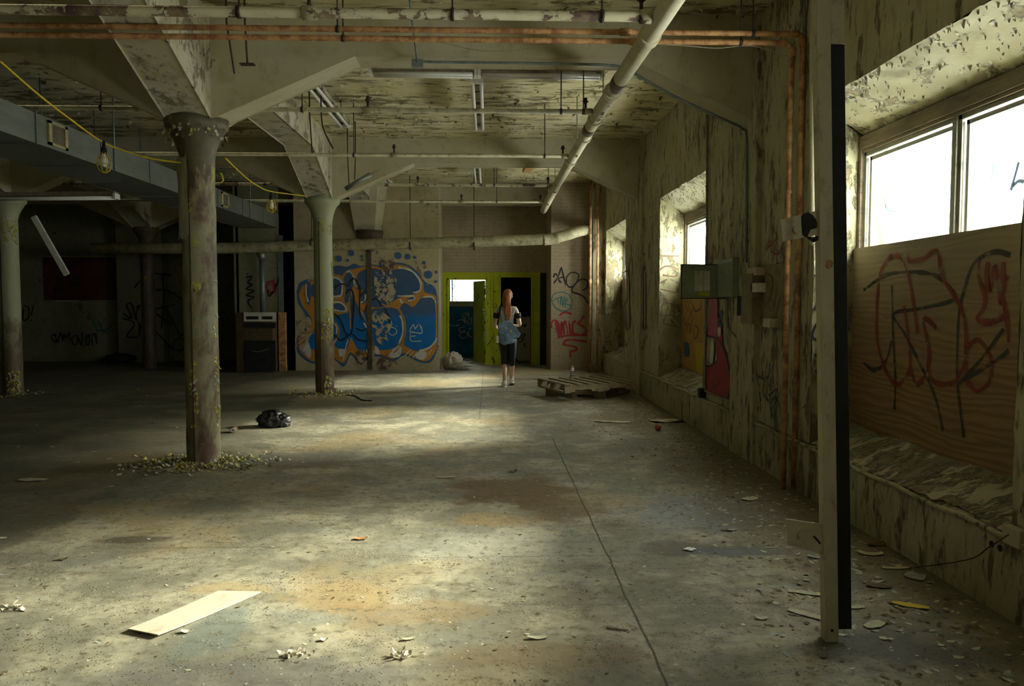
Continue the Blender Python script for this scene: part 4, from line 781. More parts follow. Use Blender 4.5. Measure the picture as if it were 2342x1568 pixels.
q = MB(); q.tube([b, P(872, 386, Y=11.6)], .006, 6); q.tube([P(811, 420, Y=11.6), P(813, 355, Y=11.2), P(813, 350, Y=10.4)], .004, 6); q.build('wire', M['greyconduit'], o)

# yellow cable and caged lamps
cb = [P(0, 140, Y=5.6), P(90, 218, Y=6.0), P(160, 272, Y=6.3), P(235, 325, Y=6.75), P(300, 350, Y=6.85), P(360, 365, Y=6.9), P(432, 374, Y=6.95)]
q = MB(); q.tube(smooth_pts(cb, 5), .008, 8); q.tube(smooth_pts([P(505, 395, Y=7.05), P(510, 412, Y=7.03), P(504, 418, Y=7.03)], 4), .008, 8); q.tube(smooth_pts([P(516, 362, Y=7.2), P(560, 404, Y=8.8), P(590, 425, Y=9.8), P(622, 438, Y=10.8), P(700, 448, Y=11.9)], 5), .008, 8)
tag(q.build('yellow_cable', M['yellow'], loc=cb[3]), 'yellow extension cable strung across the dark bay past the near column', 'cable')
def cagelamp(p, lb, s=1.0):
    t = thing('caged_work_lamp', lb, 'lamp', p, group='yellow caged work lamps'); p = Vector(p); Z = lambda z: p+Vector((0, 0, -z*s))
    q = MB(); q.lathe([(.0, 0), (.012*s, -.0), (.014*s, -.05*s), (.024*s, -.06*s), (.026*s, -.11*s), (0, -.11*s)], p, 12); q.build('socket', M['black'], t)
    q = MB()
    for k_ in range(8):
        a = k_*math.pi/4; c_, s_ = math.cos(a)*s, math.sin(a)*s
        q.tube([p+Vector((r_*c_, r_*s_, -z*s)) for r_, z in ((.024, .10), (.04, .13), (.06, .18), (.062, .21), (.045, .25), (.012, .275))], .0028*s, 5, cap=False)
    for r_, z in ((.05, .15), (.064, .20), (.02, .27)): q.tube([p+Vector((r_*s*math.cos(a*.5236), r_*s*math.sin(a*.5236), -z*s)) for a in range(13)], .0028*s, 5, cap=False)
    q.build('wire_cage', M['yellow'], t)
    q = MB(); q.lathe([(.012*s, -.11*s), (.028*s, -.16*s), (.03*s, -.19*s), (.018*s, -.22*s), (0, -.225*s)], p, 12); q.build('bulb', M['tube'], t)
cagelamp(P(237, 322, Y=6.75), 'yellow caged lamp hanging before the duct, nearest the camera')
cagelamp(P(620, 437, Y=10.8), 'small yellow caged lamp hanging before the second column', 1.1)
# ================================================================ LOOSE THINGS
# tall steel post with brackets, leaning before the right wall
base = P(1904, 1468, Z=0); topp = P(1884, 0, Y=base.y); dirn = (topp-base); dirn = dirn/dirn.z
PT = thing('steel_post', 'tall cream steel post with a black face, leaning in the right foreground', 'post', base)
def at(z): return base+dirn*z
def skew(mb, x0, x1, y0, y1, z0, z1, mi=0):
    A, B = at(z0), at(z1); vs = [p+Vector((x, y, 0)) for p in (A, B) for y in (y0, y1) for x in (x0, x1)]
    mb.add(vs, [(0, 2, 3, 1), (4, 5, 7, 6), (0, 1, 5, 4), (2, 6, 7, 3), (0, 4, 6, 2), (1, 3, 7, 5)], mi)
q = MB(); skew(q, -.030, .028, 0, .006, 0, CZ-.01); skew(q, .022, .028, .006, .06, 0, CZ-.01); skew(q, -.03, -.024, .006, .05, 0, CZ-.01); q.build('post_shaft', M['steelcream'], PT, bevel=.0015)
q = MB(); skew(q, .030, .088, .004, .03, .055, at(0).z+P(1900, 100, Y=base.y).z); q.build('black_strip', M['black'], PT, label='black strip down the right side', bevel=.002)  # separate matt black strip along the post's right face
q = MB(); skew(q, .030, .088, .004, .03, P(1900, 100, Y=base.y).z+.002, CZ-.01); q.build('upper_strip', M['steelcream'], PT)
for (u0, u1, v0, v1, tl, nm) in ((1789, 1882, 490, 552, -11, 'upper'), (1800, 1890, 1188, 1258, 14, 'lower')):
    A, B, C_, D_ = P(u0, v0+max(0, -tl), Y=base.y), P(u1, v0+max(0, tl)-(12 if tl < 0 else 0), Y=base.y), P(u1, v1+max(0, tl)-(18 if tl < 0 else 0), Y=base.y), P(u0+6, v1-(10 if tl > 0 else 0), Y=base.y)
    q = MB(); n_ = Vector((0, .006, 0)); vs = [A, B, C_, D_]; q.add([p+n_*3 for p in vs]+[p+n_*4 for p in vs], [(0, 1, 2, 3), (7, 6, 5, 4), (0, 4, 5, 1), (1, 5, 6, 2), (2, 6, 7, 3), (3, 7, 4, 0)])
    br = q.build('bracket_plate', M['steelcream'], PT, label='flat cream bracket plate, '+nm+' one', bevel=.0015)
    c_ = P((u0+u1)/2-8 if tl > 0 else 1826, (v0+v1)/2+2, Y=base.y); q = MB(); q.tube([c_+Vector((0, .018, 0)), c_+Vector((0, .006, 0))], .018, 14); q.build('bolt_head', M['steelcream'], br)
    q = MB()
    if tl < 0: tessellate(q, smooth_pts([P(u, v, Y=base.y) for u, v in ((1836, 492), (1852, 484), (1870, 500), (1872, 520), (1858, 524), (1850, 540), (1838, 535), (1836, 492))], 2)[:-1], (0, -1, 0), -.016, 0); tessellate(q, [P(u, v, Y=base.y) for u, v in ((1846, 538), (1862, 542), (1876, 537), (1876, 548), (1864, 554), (1852, 546))], (0, -1, 0), -.016, 0)
    else: ribbon(q, [P(u, v, Y=base.y) for u, v in ((1864, 1228), (1872, 1236), (1880, 1246))], .010, (0, -1, 0), off=-.016)
    q.build('dark_hole', M['dark'], br)
q = MB(); c_ = P(1896, 604, Y=base.y); q.blob(c_+Vector((0, .001, 0)), (.017, .004, .019), .5, 3, 12, 8); q.build('rust_blotch', M['rust'], PT)
q = MB(); c_ = P(1903, 1441, Y=base.y); q.tube([c_+Vector((0, .0, 0)), c_+Vector((0, -.002, 0))], .006, 10); q.build('bolt_hole', M['dark'], PT)

# pallets
def pallet(lb, org, ang, L=1.25, Wd=1.0, z=0.0, h=.135, nb_=8, skip=()):
    t = thing('wooden_pallet', lb, 'pallet', (org[0], org[1], z), ang, group='stacked wooden pallets')
    def pb(nm, *b, bev=.003):
        q = MB(); q.box(*b); return q.build(nm, M['woodgrey'], t, local=True, bevel=bev)
    for x in (.0, L/2-.05, L-.1): pb('bottom_board', x, x+.1, 0, Wd, 0, .018)
    for y in (0, Wd/2-.022, Wd-.045):
        q = MB(); q.prism([(0, .018), (.16, .018), (.18, .05), (.44, .05), (.46, .018), (L-.46, .018), (L-.44, .05), (L-.18, .05), (L-.16, .018), (L, .018), (L, h-.02), (0, h-.02)], lambda p: Vector((p[0], y, p[1])), lambda p: Vector((p[0], y+.045, p[1])))
        q.build('stringer', M['woodgrey'], t, local=True, bevel=.002)
    st = (L-.09)/(nb_-1)
    for i in range(nb_):
        if i in skip: continue
        x = i*st+random.uniform(-.008, .008); pb('deck_board', x, x+.095, -.01+random.uniform(-.01, .01), Wd+random.uniform(-.01, .01), h-.02, h)
    return t
pallet('weathered wooden pallet lying at the bottom of the stack', (.90, 11.93), math.atan2(-.52, .87), 1.0, 1.15, 0, .13)
pallet('weathered wooden pallet on top of the stack, carrying the spray can', (1.12, 11.06), math.atan2(.42, 1.1), 1.2, .97, .131, .14, 7)
cp = P(1309, 865, Z=.272); t = thing('spray_can', 'white spray paint can standing on the upper pallet', 'spray can', cp)
q = MB(); q.lathe([(0, 0), (.031, 0), (.033, .004), (.033, .145), (.031, .15), (.026, .165), (.018, .172), (0, .172)], cp, 20); q.build('can_body', M['can'], t)
q = MB(); q.lathe([(.0, .17), (.015, .17), (.015, .195), (.012, .2), (0, .2)], cp, 14); q.build('cap', M['white'], t)
q = MB()
for i, z in enumerate((.04, .075, .1)): q.tube([cp+Vector((0, 0, z)), cp+Vector((0, 0, z+.012))], .0335, 20)
q.build('label_print', M['darkmetal'], t)

# bags
M['pbrown2'] = plain('can_print', (.16, .10, .06), .4, .4)
p = P(624, 975, Z=0)
q = MB(); q.blob(p+Vector((0, 0, .085)), (.16, .13, .10), .5, 1.8, 40, 26, flat=.003, ridged=True, seed=2); q.blob(p+Vector((.12, -.03, .07)), (.085, .07, .075), .6, 2.5, 28, 18, flat=.003, ridged=True, seed=5)
B = q.build('trash_bag', M['bagblack'], loc=(p.x, p.y, 0)); tag(B, 'crumpled black plastic bag lying on the sunlit floor', 'bag')
p = P(535, 988, Z=0); t = thing('drink_can', 'small dented drink can lying on its side by the black bag', 'can', p)
a_ = Vector((.10, -.9, 0)).normalized(); q = MB(); q.tube([p+Vector((0, 0, .033))-a_*.06, p+Vector((0, 0, .033))-a_*.052, p+Vector((0, 0, .033))+a_*.052, p+Vector((0, 0, .033))+a_*.06], [.026, .033, .033, .028], 20); q.build('can_body', M['pbrown2'], t)
q = MB(); q.tube([p+Vector((0, 0, .033))+a_*.06, p+Vector((0, 0, .033))+a_*.062], .027, 20); l = q.build('can_lid', M['white'], t, label='pale lid end'); q = MB(); q.tube([p+Vector((.004, 0, .034))+a_*.062, p+Vector((.004, 0, .034))+a_*.0625], .009, 10); q.build('opening', M['dark'], l)
p = P(768, 898, Z=0); t = thing('paper_cup', 'white cup standing beside the green column', 'cup', p); q = MB(); q.lathe([(0, 0), (.03, 0), (.037, .075), (.04, .078), (.04, .082), (.035, .08), (.028, .006), (0, .006)], p, 20); q.build('cup_body', M['paperwhite'], t)
q = MB(); q.tube([p+Vector((.04*math.cos(k*.5236), .04*math.sin(k*.5236), .08)) for k in range(13)], .003, 6, cap=False); q.build('rim', M['white'], t)
p = P(1034, 845, Z=0)
q = MB(); q.blob((p.x-.0, p.y+.1, .16), (.20, .2, .20), .45, 2.0, 40, 24, flat=.003, ridged=True, seed=9); q.blob((p.x+.17, p.y-.02, .07), (.22, .14, .09), .7, 3.0, 36, 20, flat=.003, ridged=True, seed=4)
tag(q.build('plastic_sheet', M['bagclear'], loc=(p.x, p.y, 0)), 'heap of crumpled pale plastic at the foot of the green door frame', 'plastic sheet')
p = P(1065, 826, Z=.0); q = MB(); q.beam(P(1046, 818, Z=.05), P(1078, 826, Z=.03), .05, .04); q.beam(P(1050, 824, Z=.02), P(1080, 829, Z=.02), .09, .02); tag(q.build('scrap_strip', M['alu'], loc=p), 'pale scrap strip on the floor inside the left doorway', 'scrap')
p = P(1505, 984, Z=0); q = MB(); q.blob(p+Vector((0, 0, .035)), (.036, .036, .037), .05, 2, 20, 12); k = N('pink_plastic'); M['pinkp'] = k.bsdf((.42, .13, .11), .3); tag(q.build('pink_ball', M['pinkp'], loc=p), 'small pink ball on the floor near the right wall', 'ball')

# white board on the floor
A = [P(u, v, Z=.003) for u, v in ((293, 1445), (362, 1459), (603, 1352), (500, 1352))]
A[2] = P(598, 1354, Z=.003)
q = MB(); n = 10; vs = []
for top in (0, 1):
    for i in range(n+1):
        f_ = i/n; a = A[0].lerp(A[3], f_); b = A[1].lerp(A[2], f_); l = .012*(1-f_)**3+.004*top+.001
        vs += [a+Vector((0, 0, l)), b+Vector((0, 0, l))]
m_ = 2*(n+1); fs = [(2*i, 2*i+1, 2*i+3, 2*i+2) for i in range(n)]+[(m_+2*i, m_+2*i+2, m_+2*i+3, m_+2*i+1) for i in range(n)]
fs += [(2*i, 2*i+2, m_+2*i+2, m_+2*i) for i in range(n)]+[(2*i+1, m_+2*i+1, m_+2*i+3, 2*i+3) for i in range(n)]+[(0, m_, m_+1, 1), (2*n, 2*n+1, m_+2*n+1, m_+2*n)]
q.add(vs, fs); tag(q.build('white_board', M['paperwhite'], loc=A[0]), 'long white strip of board lying on the near floor', 'board')

# larger single scraps
def flake(mb, p, nrm, s, mi, droop=.5, tang=None):
    nrm = Vector(nrm).normalized(); t_ = tang or Vector((random.uniform(-1, 1), random.uniform(-1, 1), random.uniform(-1, 1))); t_ = (t_-nrm*t_.dot(nrm)).normalized(); b_ = nrm.cross(t_); w_ = s*random.uniform(.35, .8); p = Vector(p)
    dr = droop*random.uniform(.3, 1.3); q1 = p+t_*s*.5+nrm*s*.12*dr; q2 = p+t_*s*(1-.3*dr)+nrm*s*.75*dr
    mb.add([p-b_*w_*.4, p+b_*w_*.5, q1+b_*w_*.55, q1-b_*w_*.5, q2+b_*w_*random.uniform(0, .3), q2-b_*w_*random.uniform(0, .35)], [(0, 1, 2, 3), (3, 2, 4, 5)], mi)
def scrap(u, v, L, Wd, ang, name, label, cat, mat, curl=.25, jag=.25, lift=.004, grp=None):
    p = P(u, v, Z=0); q = MB(); nu, nv = 7, 4; vs = []
    ca, sa = math.cos(ang), math.sin(ang)
    for s_ in (0, 1):
        for j in range(nv+1):
            for i in range(nu+1):
                x, y = (i/nu-.5), (j/nv-.5); k_ = 1-jag*(.5+noise.noise(Vector((x*4+u, y*4+v, 0))))*(abs(x)*2)**2
                X_, Y_ = x*L, y*Wd*k_*(1-.5*jag*(2*abs(x))**3)*2**0; z = lift+.4*curl*(L*x*x*1.6)+.12*Wd*abs(noise.noise(Vector((x*3+u, y*3, 1))))*(curl > 0)+.002*s_
                vs.append(p+Vector((X_*ca-Y_*sa, X_*sa+Y_*ca, z)))
    m_ = (nu+1)*(nv+1); g = lambda i, j: j*(nu+1)+i
    fs = [(g(i, j), g(i, j+1), g(i+1, j+1), g(i+1, j)) for j in range(nv) for i in range(nu)]; fs += [tuple(m_+k_ for k_ in f_[::-1]) for f_ in fs]
    for i in range(nu): fs += [(g(i, 0), g(i+1, 0), m_+g(i+1, 0), m_+g(i, 0)), (g(i+1, nv), g(i, nv), m_+g(i, nv), m_+g(i+1, nv))]
    for j in range(nv): fs += [(g(0, j+1), g(0, j), m_+g(0, j), m_+g(0, j+1)), (g(nu, j), g(nu, j+1), m_+g(nu, j+1), m_+g(nu, j))]
    q.add(vs, fs); return tag(q.build(name, M[mat], loc=p), label, cat, grp)
S = [(2082, 1386, .16, .05, -.5, 'paint_chip', 'bright yellow paint chip right of the steel post', 'paint chip', 'flakeYy', .05, .4),
     (1852, 1408, .20, .05, -.75, 'plaster_strip', 'pale plaster strip touching the lower left of the steel post', 'plaster strip', 'flakeC', .02, .3),
     (1850, 1358, .20, .045, -.35, 'plaster_strip', 'pale plaster strip above the longer one left of the steel post', 'plaster strip', 'flakeC', .02, .3),
     (1742, 1415, .055, .035, -.1, 'paint_chip', 'small curled chip left of the pale strips', 'paint chip', 'flakeC', .5, .2),
     (1672, 1213, .07, .045, .2, 'paint_chip', 'curled grey chip standing up on the blue-grey patch', 'paint chip', 'flakeG', .9, .2),
     (1868, 1276, .10, .04, -.4, 'paint_chip', 'curled pale chip just under the lower bracket', 'paint chip', 'flakeG', .5, .3),
     (1765, 1253, .08, .012, 0, 'wood_splinter', 'pale splinter left of the lower bracket', 'splinter', 'flakeC', .02, .1),
     (1715, 1142, .13, .08, .4, 'paint_chip', 'broad pale chip near the foot of the rusty pipes', 'paint chip', 'flakeC', .2, .4),
     (2005, 1246, .15, .05, .25, 'paint_chip', 'dark curled chip with raised ends right of the steel post', 'paint chip', 'flakeD', .6, .3),
     (1990, 1268, .14, .05, -.2, 'paint_chip', 'long curled chip in front of the dark one', 'paint chip', 'flakeC', .5, .3),
     (2048, 1300, .15, .03, .0, 'paint_chip', 'thin flat strip of paint below the sill wall', 'paint chip', 'flakeC', .1, .2),
     (2092, 1320, .10, .10, .9, 'paint_chip', 'square grey chip near the right wall base', 'paint chip', 'flakeG', .15, .2),
     (2010, 1342, .12, .05, -.2, 'paint_chip', 'tan chip above and left of the bright yellow one', 'paint chip', 'flakeD', .25, .4),
     (1955, 1390, .10, .035, .1, 'paint_chip', 'white chip touching the right side of the steel post', 'paint chip', 'flakeC', .02, .4),
     (2000, 1430, .12, .06, .5, 'paint_chip', 'pale blotchy chip below the bright yellow one', 'paint chip', 'flakeC', .02, .5),
     (672, 1500, .10, .05, .3, 'crumpled_paper', 'crumpled white scrap in the near centre left', 'paper', 'paperwhite', 1.3, .5),
     (912, 1503, .09, .05, -.3, 'crumpled_paper', 'crumpled white scrap at the bottom centre', 'paper', 'paperwhite', .9, .5),
     (742, 1465, .035, .025, 0, 'paper_scrap', 'tiny white scrap above and right of the crumpled one', 'paper', 'paperwhite', 1.2, .4),
     (428, 1446, .05, .03, .2, 'paper_scrap', 'tiny white scrap just right of the long white board', 'paper', 'paperwhite', .9, .4),
     (938, 1462, .07, .02, .4, 'paper_scrap', 'thin pale sliver above the bottom centre scrap', 'paper', 'flakeC', .5, .4),
     (1232, 1460, .10, .03, .1, 'paint_chip', 'torn pale strip near the floor joint', 'paint chip', 'flakeC', .5, .6),
     (28, 1393, .13, .06, .2, 'crumpled_paper', 'ragged white scrap at the left edge', 'paper', 'paperwhite', .5, .7),
     (145, 1280, .05, .03, .2, 'paper_scrap', 'small dark scrap far left on the near floor', 'scrap', 'flakeD', .9, .5),
     (826, 1233, .08, .05, .1, 'rag', 'rust-brown rag scrap in the middle of the near floor', 'rag', 'rust', .5, .5),
     (1173, 1079, .07, .05, .2, 'scrap', 'small dark upright scrap at the edge of the brown stain', 'scrap', 'flakeD', 1.2, .5),
     (1020, 1092, .16, .05, .1, 'paint_chip', 'pale chip on the floor left of the brown stain', 'paint chip', 'flakeC', .1, .5),
     (1412, 1440, .10, .012, -.3, 'wood_splinter', 'dark splinter left of the floor joint', 'splinter', 'flakeD', .05, .1),
     (1520, 963, .36, .22, .2, 'card_sheet', 'pale card sheet lying by the right wall beyond the ball', 'card', 'flakeC', .1, .3),
     (1556, 963, .30, .14, .6, 'card_sheet', 'darker card leaning at the foot of the right wall', 'card', 'flakeD', .25, .1),
     (1400, 965, .45, .10, -.2, 'paper_scrap', 'pale torn strip before the pallets', 'paper', 'flakeC', .05, .5),
     (75, 1098, .22, .10, 0, 'paper_scrap', 'flat pale sheet on the dark floor at the left', 'paper', 'flakeC', .02, .5),
     (638, 850, .10, .06, 0, 'plastic_scrap', 'small blue plastic scrap before the dark opening', 'plastic', 'pblue', .3, .3),
     (1228, 866, .12, .08, .3, 'paper_scrap', 'small pale scrap behind the pallets near the right doorway', 'paper', 'flakeC', .5, .5),
     (1232, 838, .14, .08, 0, 'rubble_piece', 'pale lump at the foot of the right green jamb', 'rubble', 'flakeC', .6, .2)]
k = N('bright_yellow_flake'); M['flakeYy'] = k.bsdf((.62, .46, .03), .6)
def crumple(u, v, L, Wd, name, label, cat, mat):
    p = P(u, v, Z=0); q = MB()
    for i in range(24):
        c = p+Vector((random.gauss(0, L*.32), random.gauss(0, Wd*.35), random.uniform(.002, .02))); n_ = Vector((random.gauss(0, .8), random.gauss(0, .8), 1)); flake(q, c, n_, L*random.uniform(.15, .38), 0, .6)
    tag(q.build(name, M[mat], loc=p), label, cat)
for s_ in S:
    if s_[5] == 'crumpled_paper': crumple(s_[0], s_[1], s_[2], s_[3], *s_[5:9])
    else: scrap(*s_)
p = P(1577, 1258, Z=0); q = MB()
for a_ in (.3, 1.5, 3.2, 4.7): c_ = p+Vector((.022*math.cos(a_), .016*math.sin(a_), .008)); q.blob(c_, (.020, .013, .006), .3, 3, 10, 6)
k = N('clean_white_tissue'); M['tiss'] = k.bsdf((.85, .88, .85), .7); tag(q.build('tissue', M['tiss'], loc=p), 'bright white twist of tissue on the brown stain at the right', 'tissue')
p0, p1 = P(1290, 1555, Z=0), P(1700, 1200, Z=0)
q = MB(); q.tube(smooth_pts([P(790, 903, Z=.008), P(812, 905, Z=.008), P(828, 914, Z=.008), P(850, 916, Z=.008)]), .008, 6); tag(q.build('loose_wire', M['black'], loc=P(790, 903, Z=0)), 'dark wire lying on the floor right of the green column', 'wire')
q = MB(); q.tube(smooth_pts([P(2307, 1222, X=WX-.06), P(2260, 1252, X=WX-.12), P(2210, 1280, X=WX-.15), Vector((WX-.18, 4.0, .02))]), .003, 6); tag(q.build('loose_wire', M['darkmetal'], loc=P(2307, 1222, X=WX-.06)), 'thin wire drooping from the broken outlet', 'wire')

# vent flue, heater cabinet and dark timber by the opening
hY = BY-.05; cpx = lambda u, v, Y=hY: P(u, v, Y=Y)
t = thing('heater_cabinet', 'old dark cabinet heater with a white control strip', 'heater', (cpx(596, 850).x, hY-.2, 0))
a, b = cpx(556, 850), cpx(636, 714); q = MB(); q.box(a.x, b.x, hY-.42, hY, 0, b.z); q.build('cabinet_body', M['boarddark'], t, bevel=.01)
Yc = hY-.43; a, b = P(558, 735, Y=Yc), P(631, 716, Y=Yc); q = MB(); q.box(a.x, b.x, Yc-.02, Yc, a.z, b.z+.02); cs = q.build('control_panel', M['white'], t, bevel=.004, label='white control strip')
for u0, u1 in ((564, 592), (600, 624)): A_, B_ = P(u0, 730, Y=Yc), P(u1, 723, Y=Yc); q = MB(); q.box(A_.x, B_.x, Yc-.024, Yc-.018, A_.z, B_.z); q.build('slot', M['dark'], cs)
A_, B_ = P(560, 846, Y=Yc), P(630, 778, Y=Yc); q = MB(); q.box(A_.x, B_.x, Yc-.012, Yc+.01, .03, B_.z); dd = q.build('oven_door', M['dark'], t, bevel=.004)
q = MB(); q.tube(smooth_pts([P(575, 802, Y=Yc-.03), P(592, 804, Y=Yc-.04), P(612, 798, Y=Yc-.03)]), .008, 8); q.build('handle', M['alu'], dd)
A_, B_ = P(560, 750, Y=Yc), P(630, 738, Y=Yc); q = MB(); q.box(A_.x, B_.x, Yc-.01, Yc+.01, A_.z, B_.z); q.build('dark_recess', M['dark'], t)
t = thing('flue_pipe', 'shiny galvanised flue pipe rising from the heater to the low pipe', 'flue pipe', (cpx(600, 714).x, hY-.2, 1.2))
fx = P(600, 650, Y=hY-.2).x; q = MB(); q.tube([(fx, hY-.2, b.z+.0), (fx, hY-.2, 2.40)], .055, 20); q.build('flue_tube', M['galv'], t)
q = MB(); q.tube([(fx, hY-.2, 2.38), (fx, hY-.2, 2.42), (fx-.04, hY-.2, 2.55)], [.056, .075, .085], 20); q.build('flue_elbow', M['alu'], t)
q = MB(); q.tube([(fx, hY-.2, 1.62), (fx, hY-.2, 1.66)], .059, 20); q.build('flue_band', M['galv'], t)
q = MB(); a, b = P(642, 850, Y=hY), P(655, 714, Y=hY); q.box(a.x, b.x, hY-.12, hY, 0, b.z); tag(q.build('timber_post', M['rust'], loc=(a.x, hY, 0)), 'rusty brown upright beside the heater cabinet', 'upright')
q = MB(); a, b = P(640, 714, Y=BY), P(647, 560, Y=BY); q.box(a.x, b.x, BY-.04, BY, a.z, b.z+.2); tag(q.build('conduit', M['galv'], loc=(a.x, BY, a.z)), 'pale vertical trunking above the heater cabinet', 'conduit')
# boarded window in the far left wall
t = thing('boarded_window', 'dark red boarded opening high in the unlit back wall', 'window', (-10.2, LY, 1.5))
a, b = P(103, 686, Y=LY), P(275, 588, Y=LY); q = MB(); q.box(a.x, b.x, LY-.03, LY, a.z, b.z); bd = q.build('red_board', M['redbrown'], t)
q = MB(); q.box(a.x, b.x, LY-.05, LY, b.z, b.z+.03); q.build('top_strip', M['ductframe'], t); q = MB(); a2_, b2_ = P(128, 688, Y=LY), P(178, 686, Y=LY); q.box(a2_.x, b2_.x, LY-.04, LY-.0, a2_.z-.01, a2_.z+.01); q.build('bottom_strip', M['white'], t)
strokes(bd, 'black_scribble', 'pblack', [[(420, 760), (480, 750), (440, 790), (420, 740)], [(480, 680), (500, 730), (540, 700)], [(580, 660), (640, 670), (600, 720), (560, 690)], [(560, 760), (650, 770), (700, 740)]], .05, cl_, pY(LY-.03), nb, .004)
p = P(285, 822, Y=LY-.4); q = MB(); q.blob((p.x, LY-.6, .1), (.35, .25, .12), .5, 2, 24, 14, flat=.002, ridged=True); tag(q.build('rubbish_heap', M['dark'], loc=(p.x, LY-.6, 0)), 'low dark heap at the foot of the unlit pilaster', 'rubbish')
# light panel in the dark room
a, b = P(1180, 826, Y=18.7), P(1211, 728, Y=18.7); q = MB(); q.box(a.x, b.x+.02, 18.7, 18.73, 0.02, b.z+.05); lp = q.build('leaning_panel', M['flakeC'], loc=(a.x, 18.7, 0)); tag(lp, 'pale panel with black scribbles seen through the right doorway', 'panel')
strokes(lp, 'black_scribble', 'pblack', [[(1130, 740), (1230, 750)], [(1140, 850), (1200, 870), (1225, 850), (1210, 900)], [(1110, 1060), (1180, 990), (1210, 1000), (1160, 1060)], [(1120, 1110), (1200, 1060)], [(1215, 1110), (1195, 1140), (1225, 1160)]], .035, zc(6.031, 6.031, 1000, 600), lambda u, v: P(u, v, Y=18.7), nb, .004)
q = MB(); q.beam(P(1172, 815, Y=18.4), P(1198, 838, Y=18.2), .03, .03); tag(q.build('stick', M['dark'], loc=P(1198, 838, Y=18.2)), 'dark stick propped against the pale panel', 'stick')

# ---------------------------------------------------------------- flakes that nobody could count
R = random.uniform
FM = [M['flakeC'], M['flakeD'], M['flakeG'], M['flakeY'], M['ceil']]
q = MB()
for i in range(5200):
    if R(0, 1) < .6: x = WX-.06-abs(random.gauss(0, .55)); y = R(2.4, 12)
    else: x = R(-2.7, 2.2); y = 2.4+abs(random.gauss(0, 3.0))
    if x < -8 or y > 16 or (y < 3 and R(0, 1) < .3): continue
    s_ = random.choice((.008, .012, .016, .022, .03)); x = min(x, WX-.05)
    flake(q, (x, y, .001), (0, 0, 1), s_*(1.4 if x > 1.2 else .8), random.choice((0, 1, 1, 1, 2)), .22)
for i in range(600):
    flake(q, (R(-12, -2.9), R(4, 17), .001), (0, 0, 1), R(.02, .06), random.choice((0, 1, 1)), .2)
tag(q.build('paint_debris', FM), 'small paint flakes and grit littering the whole floor', 'debris', kind='stuff')
def litter(c, rx, ry, n, lb):
    q = MB()
    for i in range(n):
        a = R(0, 6.283); d = abs(random.gauss(0, .5)); x, y = c[0]+math.cos(a)*(.13+d*rx), c[1]+math.sin(a)*(.13+d*ry); flake(q, (x, y, .002+R(0, .018)*(1-min(1, d))), (R(-.3, .3), R(-.3, .3), 1), R(.018, .05), random.choice((3, 3, 0, 0, 1)), .6)
    tag(q.build('leaf_like_flakes', FM), lb, 'paint flakes', kind='stuff')
litter((-2.62, 6.98), .55, .35, 1000, 'ring of fallen yellow-green flakes around the near column')
litter((-2.62, 12.2), .45, .45, 500, 'ring of fallen yellow flakes around the green column')
litter((-7.62, 12.2), .4, .4, 250, 'fallen flakes around the left column')
# curls hanging on columns
def colflakes(K, x, y, n, zs, r=.15, mats=(3, 3, 0)):
    q = MB()
    for i in range(n):
        z0, z1, a0, a1 = random.choice(zs); z = R(z0, z1); a = R(a0, a1); d = Vector((math.cos(a), math.sin(a), 0))
        flake(q, Vector((x, y, z))+d*(r-.002), d, R(.015, .05), random.choice(mats), .6, Vector((R(-.3, .3), R(-.3, .3), -1)))
    o = q.build('peeling_paint', FM, K); o['kind'] = 'stuff'; o['label'] = 'curled yellow-green and cream paint flakes'
p2 = math.pi
colflakes(K1, -2.66, 7.08, 230, [(.35, .95, -1.9, -1.5), (.35, .95, -.45, .1), (.35, 1.0, -.3, .1), (1.15, 1.75, -.4, .05), (1.6, 1.66, -1.8, -1.2), (1.2, 2.5, p2-.25, p2+.25), (1.5, 2.3, p2-.1, p2+.3), (2.3, 2.45, -2.0, -1.7)])
colflakes(K1, -2.66, 7.08, 160, [(2.95, 3.1, -p2, p2)], .27, (0, 0, 3, 1))
colflakes(K2, -2.66, 12.3, 300, [(.0, .3, -1.4, -.6), (.9, 1.5, -1.6, -.4), (1.3, 2.3, -.3, .3), (2.5, 3.0, -2.8, -.3)], .155, (3, 3, 0))
colflakes(K3, -7.62, 12.3, 160, [(.0, .4, -1.5, -.3), (2.4, 3.0, -1.5, 0)], .155)
# curls hanging from ceiling, beams and window heads
q = MB()
for i in range(3600):
    x, y = R(-2.4, 2.35), R(3.4, 16.2)
    if noise.noise(Vector((x*.9, y*1.6, 0))) < -.05 and R(0, 1) < .8: continue
    if any(abs(y-b_) < .2 for b_ in (7.06, 12.28)): continue
    flake(q, (x, y, CZ-.012), (0, 0, -1), R(.02, .07), random.choice((4, 4, 0, 1)), R(.2, .9))
for i in range(700): flake(q, (R(-7.4, -2.9), R(5, 16), CZ-.012), (0, 0, -1), R(.03, .09), random.choice((4, 0, 1)), .7)
for (cx_, cy_, sx_, sy_, n_) in ((-2.45, 6.88, .8, .02, 90), (-2.45, 12.1, .8, .02, 120)):
    for i in range(n_):
        y = cy_+R(.2, 1.6); flake(q, (-2.455, y, max(CAPZ, CAPZ+(y-cy_-.4)*.43)+abs(random.gauss(0, .15))), (1, 0, 0), R(.02, .06), random.choice((0, 0, 1)), .6, Vector((0, R(-.3, .3), -1)))
for i in range(900):
    a, b = random.choice(WINS[1:]); f_ = R(0, 1)**2; y = R(a, b); flake(q, (WX+f_*.40, y, 2.95-f_*.21), (-.45, 0, -.9), R(.015, .05), random.choice((0, 0, 2)), .7, Vector((-.3, 0, -1)))
pp_ = q.build('peeling_paint', FM, ceiling); pp_['kind'] = 'stuff'; pp_['label'] = 'curled paint flakes hanging from ceiling and beams'
q = MB()
